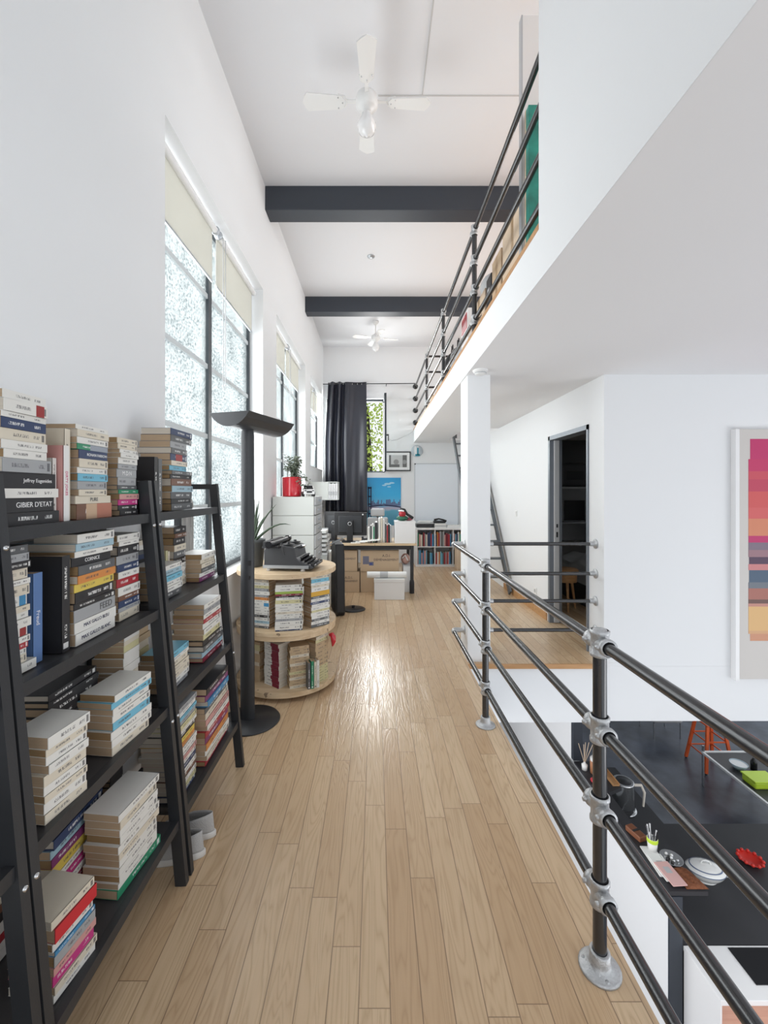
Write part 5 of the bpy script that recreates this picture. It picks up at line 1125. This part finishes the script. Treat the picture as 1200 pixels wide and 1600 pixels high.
# tree outside
t = thing('tree', 'sunlit yellow green tree seen through the open end window', 'tree', (-.3, 12.5, -3))
MB().tube([(-.3, 12.5, -3), (-.2, 12.5, 1), (-.3, 12.6, 4)], [.25, .2, .1], 10).build('trunk', 'soil', t)
M['treeleaf'] = mat('sunlit leaves', (0.42, 0.52, 0.10), .6, var=.7, vscale=5)
r = random.Random(9); b = MB()
for k in range(7000):
    p = Vector((r.gauss(-.2, 1.1), 12.3+r.gauss(0, .5), r.uniform(1.0, 6.5))); d = Vector((r.uniform(-1, 1), r.uniform(-1, 1), r.uniform(-1, 1))).normalized()*r.uniform(.05, .10); s_ = d.cross(Vector((r.uniform(-1, 1), 1, r.uniform(-1, 1)))).normalized()*d.length*.5
    b.add([p, p+d*.5+s_, p+d, p+d*.5-s_], [(0, 1, 2, 3)])
b.build('crown', 'treeleaf', t)
# ================================================================ PICTURE ON THE RIGHT WALL
YP = YW-0.002
t = thing('striped_picture', 'large picture of coloured horizontal bands in a pale frame on the right wall', 'picture', (3.85, YP-.01, -.124))
PX0, PX1, PZ0, PZ1 = 3.12, 4.60, -.124, 2.04
MB().box(PX0, PX1, YP-.045, YP-.001, PZ0, PZ1).build('mount', 'beige', t, bevel=.003); t.children[0].data.materials[0] = mat('pale picture mount', (.60, .57, .54), .6)
MB().box(PX0-.012, PX0+.02, YP-.055, YP-.001, PZ0-.01, PZ1+.0).build('frame_edge', 'white', t)
bands = [(1.0, (.50, .025, .13)), (.90, (.52, .03, .12)), (.84, (.56, .07, .10)), (.80, (.50, .05, .10)), (.74, (.60, .09, .09)), (.66, (.62, .11, .11)), (.605, (.62, .22, .12)), (.52, (.48, .02, .13)), (.487, (.19, .14, .19)), (.45, (.30, .16, .19)), (.415, (.07, .03, .07)), (.38, (.55, .20, .20)), (.35, (.05, .09, .15)), (.29, (.13, .15, .18)), (.26, (.35, .12, .09)), (.205, (.12, .05, .04)), (.185, (.50, .22, .17)), (.17, (.66, .40, .16)), (.05, (.60, .33, .16)), (.035, (.55, .25, .14)), (0, (.6, .3, .2))]
for i in range(len(bands)-1):
    z1 = .208+bands[i][0]*1.747; z0 = .208+bands[i+1][0]*1.747; ins = .012 if i % 3 else .0
    x0 = 3.225 + (.015 if i in (0, len(bands)-2) else 0) + (.006 if i in (10, 12) else 0)
    MB().box(x0, PX1-.11, YP-.0465, YP-.0452, z0, z1).build('colour_band', colm(bands[i][1], .45), t)
# ================================================================ BEDROOM
t = thing('bedroom_shelf_unit', 'white shelf unit with dark screen at the back of the dark bedroom', 'shelf', (3.7, 7.6, 0))
MB().box(3.1, 3.13, 7.3, 7.7, 0, 1.55).box(4.0, 4.03, 7.3, 7.7, 0, 1.55).box(3.1, 4.03, 7.3, 7.7, 1.55, 1.58).box(3.13, 4.0, 7.3, 7.7, .95, .97).box(3.13, 4.0, 7.3, 7.7, .60, .62).box(3.13, 4.0, 7.68, 7.7, 0, 1.55).build('carcass', 'grey', t)
MB().box(3.25, 3.6, 7.32, 7.34, 1.0, 1.35).build('screen', 'blackgloss', t)
for k in range(3): MB().box(3.62, 3.98, 7.29, 7.31, .64+.1*k, .73+.1*k).build('drawer', 'grey', t)
t = thing('storage_bag', 'dark bag on top of the bedroom shelf unit', 'bag', (3.4, 7.5, 1.58)); MB().box(3.2, 3.75, 7.35, 7.65, 1.58, 2.0).build('body', 'shelfwood', t, bevel=.05); MB().box(3.3, 3.6, 7.34, 7.36, 1.7, 1.85).build('pocket', 'black', t, bevel=.01)
t = thing('bed', 'low bed with rumpled grey linen in the dark bedroom', 'bed', (3.5, 5.9, 0))
MB().box(2.72, 4.4, 5.35, 7.0, 0, .28).build('base', 'black', t, bevel=.01)
b = MB(); n_ = 30; vs = []; fs = []
for j in range(n_+1):
    for i in range(n_+1):
        u, v = i/n_, j/n_; x = 2.68+1.75*u; y = 5.30+1.75*v; e = min(u, 1-u, v, 1-v); z = .50+.035*math.sin(u*17+v*5)*math.sin(v*13)+.02*math.sin(u*31-v*22)
        if e < .04: z = .30+.15*e/.04
        vs.append((x, y, z))
for j in range(n_):
    for i in range(n_): a = j*(n_+1)+i; fs.append((a, a+1, a+n_+2, a+n_+1))
b.add(vs, fs, True); o = b.build('duvet', 'bedding', t); MB().box(2.74, 4.38, 5.37, 6.98, .28, .44).build('mattress', 'bedding', t, bevel=.03)
t = thing('wooden_stool', 'small round wooden stool beside the bed in the bedroom', 'stool', (2.42, 5.42, 0))
MB().lathe([(.0001, .48), (.14, .48), (.15, .49), (.15, .51), (.14, .52), (.0001, .52)], (2.42, 5.42, 0), 28).build('seat', 'edgewood', t); MB().lathe([(.13, .36), (.13, .479)], (2.42, 5.42, 0), 24).build('drum', 'edgewood', t)
for k in range(3): a = 2*PI*k/3+.3; MB().tube([(2.42+.09*math.cos(a), 5.42+.09*math.sin(a), .37), (2.42+.15*math.cos(a), 5.42+.15*math.sin(a), 0)], [.018, .012], 10).build('leg', 'edgewood', t)
# ================================================================ MEZZANINE BOXES
zf = ZM; GM = 'things stored at the edge of the mezzanine'
t = thing('teal_canvas', 'teal abstract canvas leaning at the near end of the mezzanine rail', 'painting', (1.3, 2.62, zf))
MB().box(.905, 1.75, 2.52, 2.56, zf, zf+.98).build('painted_face', 'teal', t); MB().box(.903, 1.755, 2.56, 2.575, zf, zf+.985).build('stretcher', 'cardlight', t)
t = thing('white_canvas', 'tall white framed canvas standing behind the teal one', 'painting', (1.5, 2.68, zf)); MB().box(.897, 2.0, 2.60, 2.64, zf+.0, zf+1.60).build('canvas', 'white', t, bevel=.002); MB().box(.890, .897, 2.598, 2.642, zf, zf+1.60).build('edge_strip', 'aluminium', t)
carton(.93, 1.35, 2.68, 3.12, zf, zf+.60, 'tall cardboard box on the mezzanine edge beside the teal canvas', group=GM, m='cardlight', side=True)
carton(.93, 1.30, 3.16, 3.40, zf, zf+.50, 'small brown cardboard box on the mezzanine between two taller boxes', group=GM, m='card', side=True)
t = thing('black_crate', 'slim black plastic crate between boxes on the mezzanine', 'crate', (1.1, 3.50, zf)); MB().box(.93, 1.25, 3.43, 3.58, zf, zf+.46).build('body', 'black', t, bevel=.008); MB().box(.926, .930, 3.48, 3.53, zf+.30, zf+.36).build('label_window', 'grey', t)
carton(.93, 1.30, 3.62, 4.05, zf, zf+.42, 'cardboard box with printed letters by the second mezzanine post', group=GM, m='cardlight', side=True, lines=[('A.D.I.', .05, 3.86, zf+.30), ('DÉMÉNAGEMENT', .036, 3.86, zf+.24)])
t = thing('clear_sack', 'translucent greyish sack lying on the lettered box on the mezzanine', 'sack', (1.1, 3.82, zf+.42)); MB().ball((1.1, 3.82, zf+.535), .16, 18, 1, 1.1, .7).build('bag', 'grey', t); MB().tube([(1.1, 3.82, zf+.63), (1.1, 3.82, zf+.70)], [.03, .05], 10).build('neck', 'grey', t)
t = thing('red_white_box', 'red and white box on the mezzanine behind the middle post', 'box', (1.05, 4.5, zf)); MB().box(.93, 1.2, 4.30, 4.62, zf, zf+.55).build('white_body', 'white', t, bevel=.004); MB().box(.925, .93, 4.34, 4.58, zf+.36, zf+.52).build('red_panel', 'red', t)
for i, (y, h, m_, nm, lb) in enumerate(((4.80, .42, 'grey', 'plastic_bag', 'grey crumpled plastic bag beside the red and white box'), (5.15, .46, 'steel', 'plastic_bag', 'shiny crumpled bag farther along the mezzanine edge'), (5.55, .52, 'black', 'rucksack', 'black rucksack on the mezzanine edge'), (5.95, .38, 'grey', 'plastic_bag', 'pale grey bag past the black rucksack on the mezzanine'))):
    t = thing(nm, lb, 'bag', (1.05, y, zf), group=GM)
    b = MB(); rr_ = random.Random(i+40); pr = [(.001, 0)]+[(.13*(.9+.2*rr_.random())*math.sin(PI*(k+1.5)/11)**.5, h*k/9) for k in range(1, 9)]+[(.001, h)]
    b.lathe(pr, (1.01, y, zf), 14, .9, 1.1); b.build('body', m_, t); MB().tube([(1.0, y-.06, zf+h-.03), (1.0, y-.03, zf+h+.07), (1.0, y+.03, zf+h+.07), (1.0, y+.06, zf+h-.03)], .008, 8).build('handle', 'black', t)
carton(.95, 1.25, 6.2, 6.6, zf, zf+.36, 'small cardboard box far along the mezzanine near the ladder opening', group=GM, m='card', side=True)
carton(.95, 1.22, 7.1, 7.4, zf, zf+.30, 'farthest cardboard box on the mezzanine, near the end wall', group=GM, m='cardlight', side=True)
# ================================================================ KITCHEN BELOW
CT = -2.13
t = thing('kitchen_counter', 'long black kitchen counter on the lower level behind the half wall', 'counter', (3.6, 4.2, ZL))
MB().box(2.455, 4.95, 3.41, 4.65, CT-.04, CT).box(2.455, 3.15, 4.65, 5.60, CT-.04, CT).build('worktop', 'blacktop', t)
MB().box(2.46, 4.9, 3.60, 4.58, ZL, CT-.041).box(2.46, 3.1, 4.58, 5.55, ZL, CT-.041).build('base_cabinets', 'black', t)
t = thing('hob_unit', 'white worktop with black hob at the bottom right corner', 'worktop', (3.6, 3.2, ZL))
MB().box(2.46, 4.95, 3.035, 3.405, CT-.04, CT-.002).build('worktop', 'white', t, bevel=.003)
MB().box(2.475, 4.9, 3.06, 3.40, ZL, CT-.041).build('cabinet', 'pink', t)
MB().box(2.462, 2.4745, 3.04, 3.40, ZL, CT-.041).build('side_panel', 'white', t)
MB().box(2.80, 3.38, 3.13, 3.385, CT-.002, CT+.004).build('hob', 'blackgloss', t)
MB().box(2.40, 4.95, 2.70, 3.02, ZL+.43, ZL+.46).box(2.44, 4.9, 2.74, 3.0, ZL, ZL+.43).build('bench_front', 'pink', t) if False else None
t = thing('wooden_bench', 'pinkish wooden bench top below the white worktop', 'bench', (3.5, 2.7, ZL))
MB().box(2.42, 4.9, 2.45, 3.02, ZL+.52, ZL+.56).build('top', 'pink', t, bevel=.003)
for x in (2.5, 4.8):
    for y in (2.5, 2.95): MB().box(x, x+.05, y-.025, y+.025, ZL, ZL+.52).build('leg', 'pink', t)
t = thing('bar_ledge', 'narrow black ledge on top of the white half wall', 'ledge', (2.5, 4.2, -1.74))
MB().prism([(2.352, 3.405), (2.66, 3.405), (2.66, 3.95), (2.48, 4.06), (2.48, 4.52), (2.66, 4.60), (2.66, 5.05), (2.352, 5.05)], -1.735, -1.70).build('board', 'blacktop', t)
b = MB()
for y in (3.6, 4.3, 4.95): b.add([(2.452, y-.012, -1.736), (2.60, y-.012, -1.736), (2.452, y-.012, -1.90), (2.452, y+.012, -1.736), (2.60, y+.012, -1.736), (2.452, y+.012, -1.90)], [(0, 1, 2), (5, 4, 3), (0, 3, 4, 1), (1, 4, 5, 2), (2, 5, 3, 0)])
b.build('brackets', 'black', t)
zl = -1.70
t = thing('reed_diffuser', 'small white reed diffuser with sticks at the back of the ledge', 'diffuser', (2.415, 4.93, zl))
MB().lathe([(.001, 0), (.03, 0), (.033, .06), (.012, .075), (.012, .09), (.001, .09)], (2.405, 4.90, zl), 20).build('bottle', 'ceramic', t)
for k, (dx, dy) in enumerate(((-.07, 0), (.02, .02), (.10, 0), (-.02, -.02), (.06, .02))): MB().tube([(2.405, 4.90, zl+.07), (2.405+dx, 4.90+dy, zl+.30)], .0032, 6).build('reed', 'cardlight', t)
t = thing('storage_jar', 'copper brown jar with white patterned lid on the ledge', 'jar', (2.50, 4.84, zl))
MB().lathe([(.001, 0), (.055, 0), (.058, .13), (.055, .14), (.001, .14)], (2.50, 4.84, zl), 28).build('body', mat('copper glaze', (.45, .20, .10), .35), t); MB().lathe([(.056, .14), (.058, .165), (.045, .18), (.001, .182)], (2.50, 4.84, zl), 28).build('lid', 'ceramic', t)
t = thing('wooden_tray', 'small wooden tray with shells behind the railing post on the ledge', 'tray', (2.57, 4.78, zl)); MB().box(2.575, 2.65, 4.62, 4.93, zl, zl+.012).build('base', 'edgewood', t, bevel=.003); MB().box(2.575, 2.582, 4.62, 4.93, zl+.012, zl+.03).box(2.643, 2.65, 4.62, 4.93, zl+.012, zl+.03).build('sides', 'edgewood', t)
t = thing('red_cloth', 'red folded cloth lying on the ledge beside the jar', 'cloth', (2.41, 4.68, zl)); MB().ball((2.41, 4.68, zl+.02), .05, 12, .9, 1.1, .4).build('cloth', 'red', t); MB().ball((2.44, 4.62, zl+.015), .03, 10, 1, 1, .5).build('knot', 'paper', t)
kx, ky = 2.83, 4.86
t = thing('kettle', 'steel electric kettle with pale handle on the black counter', 'kettle', (kx, ky, CT))
def kb(): q = MB(); q.X = Matrix.Translation((kx, ky, CT)) @ Matrix.Diagonal((1.3, 1.3, 1.3, 1)); return q
kb().lathe([(.001, 0), (.10, 0), (.104, .01), (.10, .02), (.001, .02)], seg=28).build('base', 'steel', t)
kb().lathe([(.001, .02), (.085, .02), (.090, .03), (.080, .235), (.078, .25), (.001, .25)], seg=36).build('jug', mat('polished dark steel', (.30, .31, .32), .16, .85), t)
kb().lathe([(.001, .262), (.03, .262), (.032, .258), (.06, .258), (.062, .255)], seg=28).build('lid', 'shelfmetal', t)
kb().lathe([(.062, .254), (.074, .256), (.082, .252), (.084, .24), (.081, .235)], seg=32).build('rim', 'steel', t)
kb().tube([(.065, -.03, .235), (.13, -.04, .24), (.155, -.045, .18), (.145, -.045, .06)], [.012, .012, .011, .008], 10).build('handle', 'beige', t)
MB().tube([(kx-.10, ky-.10, CT+.01), (kx-.09, ky-.22, CT+.006), (kx+.06, ky-.34, CT+.006), (kx+.09, ky-.47, CT+.006), (kx+.0, ky-.60, CT+.006), (kx-.06, ky-.75, CT+.006)], .007, 8).build('power_cable', 'grey', t)
t = thing('utensil_jar', 'white jar with a green band full of cutlery on the ledge', 'utensil jar', (2.455, 3.77, zl)); MB().lathe([(.001, 0), (.038, 0), (.042, .11), (.038, .11), (.034, .01), (.001, .01)], (2.47, 3.80, zl), 24).build('jar', 'ceramic', t); MB().lathe([(.0425, .075), (.044, .078), (.0445, .105), (.042, .11)], (2.47, 3.80, zl), 24).build('green_band', 'lime', t)
r = random.Random(4)
for k in range(12): a = r.uniform(-PI, PI); MB().tube([(2.47+.015*math.cos(a), 3.80+.015*math.sin(a), zl+.02), (2.47+.045*math.cos(a), 3.80+.045*math.sin(a), zl+.17+r.uniform(-.02, .04))], [.003, .006], 6).build('utensil', ('steel', 'black', 'white')[k % 3], t)
t = thing('plate_of_trinkets', 'glass plate with small trinkets on the ledge', 'plate', (2.56, 3.72, zl)); MB().lathe([(.001, .004), (.05, .004), (.085, .018), (.088, .018), (.055, .0), (.001, .0)], (2.57, 3.70, zl), 32).build('plate', 'steel', t)
for k in range(8): a = 2.4*k; MB().ball((2.57+.01*k**.5*2*math.cos(a), 3.70+.02*k**.5*math.sin(a), zl+.014), .012, 8).build('trinket', ('white', 'black', 'steel')[k % 3], t)
t = thing('knitted_cloth', 'crumpled brown knitted cloth on the ledge beside newspapers', 'cloth', (2.56, 3.52, zl))
b = MB(); n_ = 22; vs = []; fs = []
for j in range(n_+1):
    for i in range(n_+1):
        u, v = i/n_, j/n_; x = 2.50+.13*u+.05*(1-v)*u; y = 3.42+.19*v; z = zl+.004+.05*math.sin(PI*u)**.6*math.sin(PI*v)**.4*(.7+.3*math.sin(u*19+v*31)*math.sin(v*23)); vs.append((x, y, z))
for j in range(n_):
    for i in range(n_): a = j*(n_+1)+i; fs.append((a, a+1, a+n_+2, a+n_+1))
b.add(vs, fs, True); b.build('cloth', 'terracotta', t)
for i in range(3): 
    t = thing('newspaper', ['folded newspaper at the bottom on the ledge', 'printed leaflet lying across the newspaper on the ledge', 'red edged magazine on the ledge, topmost'][i], 'newspaper', (2.42, 3.6, zl+.009*i)); MB().cbox((2.43+.01*i, 3.62-.07*i+.06, zl+.0045+.009*i), (.12, .30-.04*i, .0085), (0, 0, .06*(i-1))).build('sheets', 'paper' if i < 2 else colm((.72, .45, .42)), t)
    MB().cbox((2.43+.01*i, 3.62-.07*i+.09, zl+.0091+.009*i), (.05, .06, .0004)).build('printed_block', 'grey', t)
t = thing('leather_case', 'small brown case beside the cutlery jar on the ledge', 'case', (2.40, 3.92, zl)); MB().cbox((2.42, 3.96, zl+.025), (.08, .16, .05), (0, 0, .3)).build('body', mat('brown leather', (.20, .07, .03), .5), t, bevel=.008); MB().cbox((2.42, 3.96, zl+.052), (.07, .02, .004), (0, 0, .3)).build('strap', 'black', t)
# tureen
tx, ty = 3.085, 3.98
t = thing('soup_tureen', 'white oval porcelain tureen with blue trim on the black counter', 'tureen', (tx, ty, CT))
def tm(): b = MB(); b.X = Matrix.Translation((tx, ty, CT)) @ Matrix.Rotation(math.radians(-12), 4, 'Z'); return b
b = tm(); b.lathe([(.001, 0), (.07, 0), (.075, .01), (.065, .02), (.10, .04), (.125, .075), (.13, .095), (.134, .10), (.12, .10)], seg=40, sx=1.2, sy=.85); b.build('bowl', 'ceramic', t)
b = tm(); b.lathe([(.136, .10), (.134, .108), (.10, .135), (.05, .152), (.001, .157)], seg=40, sx=1.2, sy=.85); lid = b.build('lid', 'ceramic', t)
b = tm(); b.lathe([(.1365, .101), (.1375, .104), (.1355, .108)], seg=40, sx=1.2, sy=.85); b.lathe([(.1130, .1295), (.113, .1315), (.106, .1345)], seg=40, sx=1.2, sy=.85); b.build('blue_rim', 'bluepaint', t)
b = tm(); b.tube([(-.04, 0, .15), (-.03, 0, .175), (0, 0, .182), (.03, 0, .175), (.04, 0, .15)], .007, 10); b.build('lid_handle', 'ceramic', lid)
for s in (-1, 1): b = tm(); b.tube([(s*.155, -.03, .085), (s*.19, -.02, .09), (s*.195, .01, .09), (s*.155, .03, .085)], .008, 10); b.build('side_handle', 'ceramic', t)
t = thing('red_bowl', 'red openwork bowl at the right edge on the black counter', 'bowl', (3.63, 4.18, CT))
MB().lathe([(.001, 0), (.05, 0), (.10, .035), (.105, .035), (.055, .004), (.001, .004)], (3.67, 4.17, CT+.001), 32).build('bowl', 'scarlet', t)
b = MB()
for k in range(12): a = 2*PI*k/12; b.ball((3.67+.098*math.cos(a), 4.17+.098*math.sin(a), CT+.04), .016, 10)
b.build('petals', 'scarlet', t)
# orange stool on the kitchen floor
t = thing('orange_metal_stool', 'orange metal bar stool on the black kitchen floor', 'stool', (5.45, 6.95, ZL))
sc = (5.47, 6.98); hs = .72
MB().cbox((sc[0], sc[1], ZL+hs+.01), (.31, .31, .03)).build('seat', 'orange', t, bevel=.012)
for sx_ in (-1, 1):
    for sy_ in (-1, 1):
        MB().bar((sc[0]+sx_*.13, sc[1]+sy_*.13, ZL+hs), (sc[0]+sx_*.22, sc[1]+sy_*.22, ZL+.02), .045, .03, up=(0, 1, 0)).build('leg', 'orange', t); MB().lathe([(.016, 0), (.018, .02), (.001, .02)], (sc[0]+sx_*.22, sc[1]+sy_*.22, ZL), 12).build('foot', 'black', t)
for z, k in ((.25, .189), (.48, .16)):
    for a, c in (((-k, -k), (k, -k)), ((-k, k), (k, k)), ((-k, -k), (-k, k)), ((k, -k), (k, k))): MB().bar((sc[0]+a[0], sc[1]+a[1], ZL+z), (sc[0]+c[0], sc[1]+c[1], ZL+z), .012, .02).build('crossbar', 'orange', t)
t = thing('glass_side_table', 'white low table with bowls at the right edge of the kitchen', 'table', (5.3, 5.9, ZL))
for x in (5.0, 5.75):
    for y in (5.35, 6.5): MB().box(x-.012, x+.012, y-.012, y+.012, ZL, ZL+.62).build('leg', 'steel', t)
MB().box(4.98, 5.01, 5.33, 6.52, ZL+.50, ZL+.53).box(5.74, 5.77, 5.33, 6.52, ZL+.50, ZL+.53).box(5.01, 5.74, 6.49, 6.52, ZL+.50, ZL+.53).box(5.01, 5.74, 5.33, 5.36, ZL+.50, ZL+.53).build('frame', 'white', t)
MB().box(5.01, 5.74, 5.36, 6.49, ZL+.505, ZL+.515).build('top', 'shelfwood', t)
t = thing('blue_bowl', 'pale blue bowl on the low table in the kitchen', 'bowl', (5.18, 6.05, ZL+.515)); MB().lathe([(.001, 0), (.06, 0), (.11, .08), (.105, .08), (.055, .01), (.001, .01)], (5.22, 6.12, ZL+.515), 28).build('bowl', colm((.45, .55, .62)), t); MB().lathe([(.098, .070), (.001, .071)], (5.22, 6.12, ZL+.515), 28).build('contents', 'white', t)
t = thing('green_container', 'lime green plastic container on the low kitchen table', 'container', (5.22, 5.82, ZL+.515)); MB().box(5.07, 5.40, 5.68, 5.90, ZL+.516, ZL+.61).build('tub', 'lime', t, bevel=.02); MB().box(5.06, 5.41, 5.67, 5.91, ZL+.605, ZL+.625).build('rim', 'lime', t, bevel=.005)
t = thing('dark_bottle', 'dark bottle at the edge of the low kitchen table', 'bottle', (5.38, 6.05, ZL+.515)); MB().lathe([(.001, 0), (.04, 0), (.04, .12), (.015, .16), (.015, .20), (.001, .20)], (5.42, 6.1, ZL+.515), 20).build('body', 'blackgloss', t); MB().lathe([(.017, .19), (.017, .215), (.001, .216)], (5.42, 6.1, ZL+.515), 16).build('cap', 'white', t)
t = thing('cushion_chair', 'grey cushioned seat at the far edge of the kitchen floor', 'chair', (5.3, 7.9, ZL))
MB().cbox((5.30, 7.95, ZL+.36), (.55, .50, .14)).build('cushion', 'grey', t, bevel=.05, bseg=4)
for x in (5.06, 5.54):
    for y in (7.74, 8.16): MB().tube([(x, y, ZL), (x, y, ZL+.31)], .012, 8).build('leg', 'steel', t)

SB.X = Matrix.Identity(4)
if SCOUNT: SB.build('book_rows', SB_m, origin=(0, 0, 0), label='small books in the white cube shelf and in the dim rear rows of the bookcases', cat='books', kind='stuff')
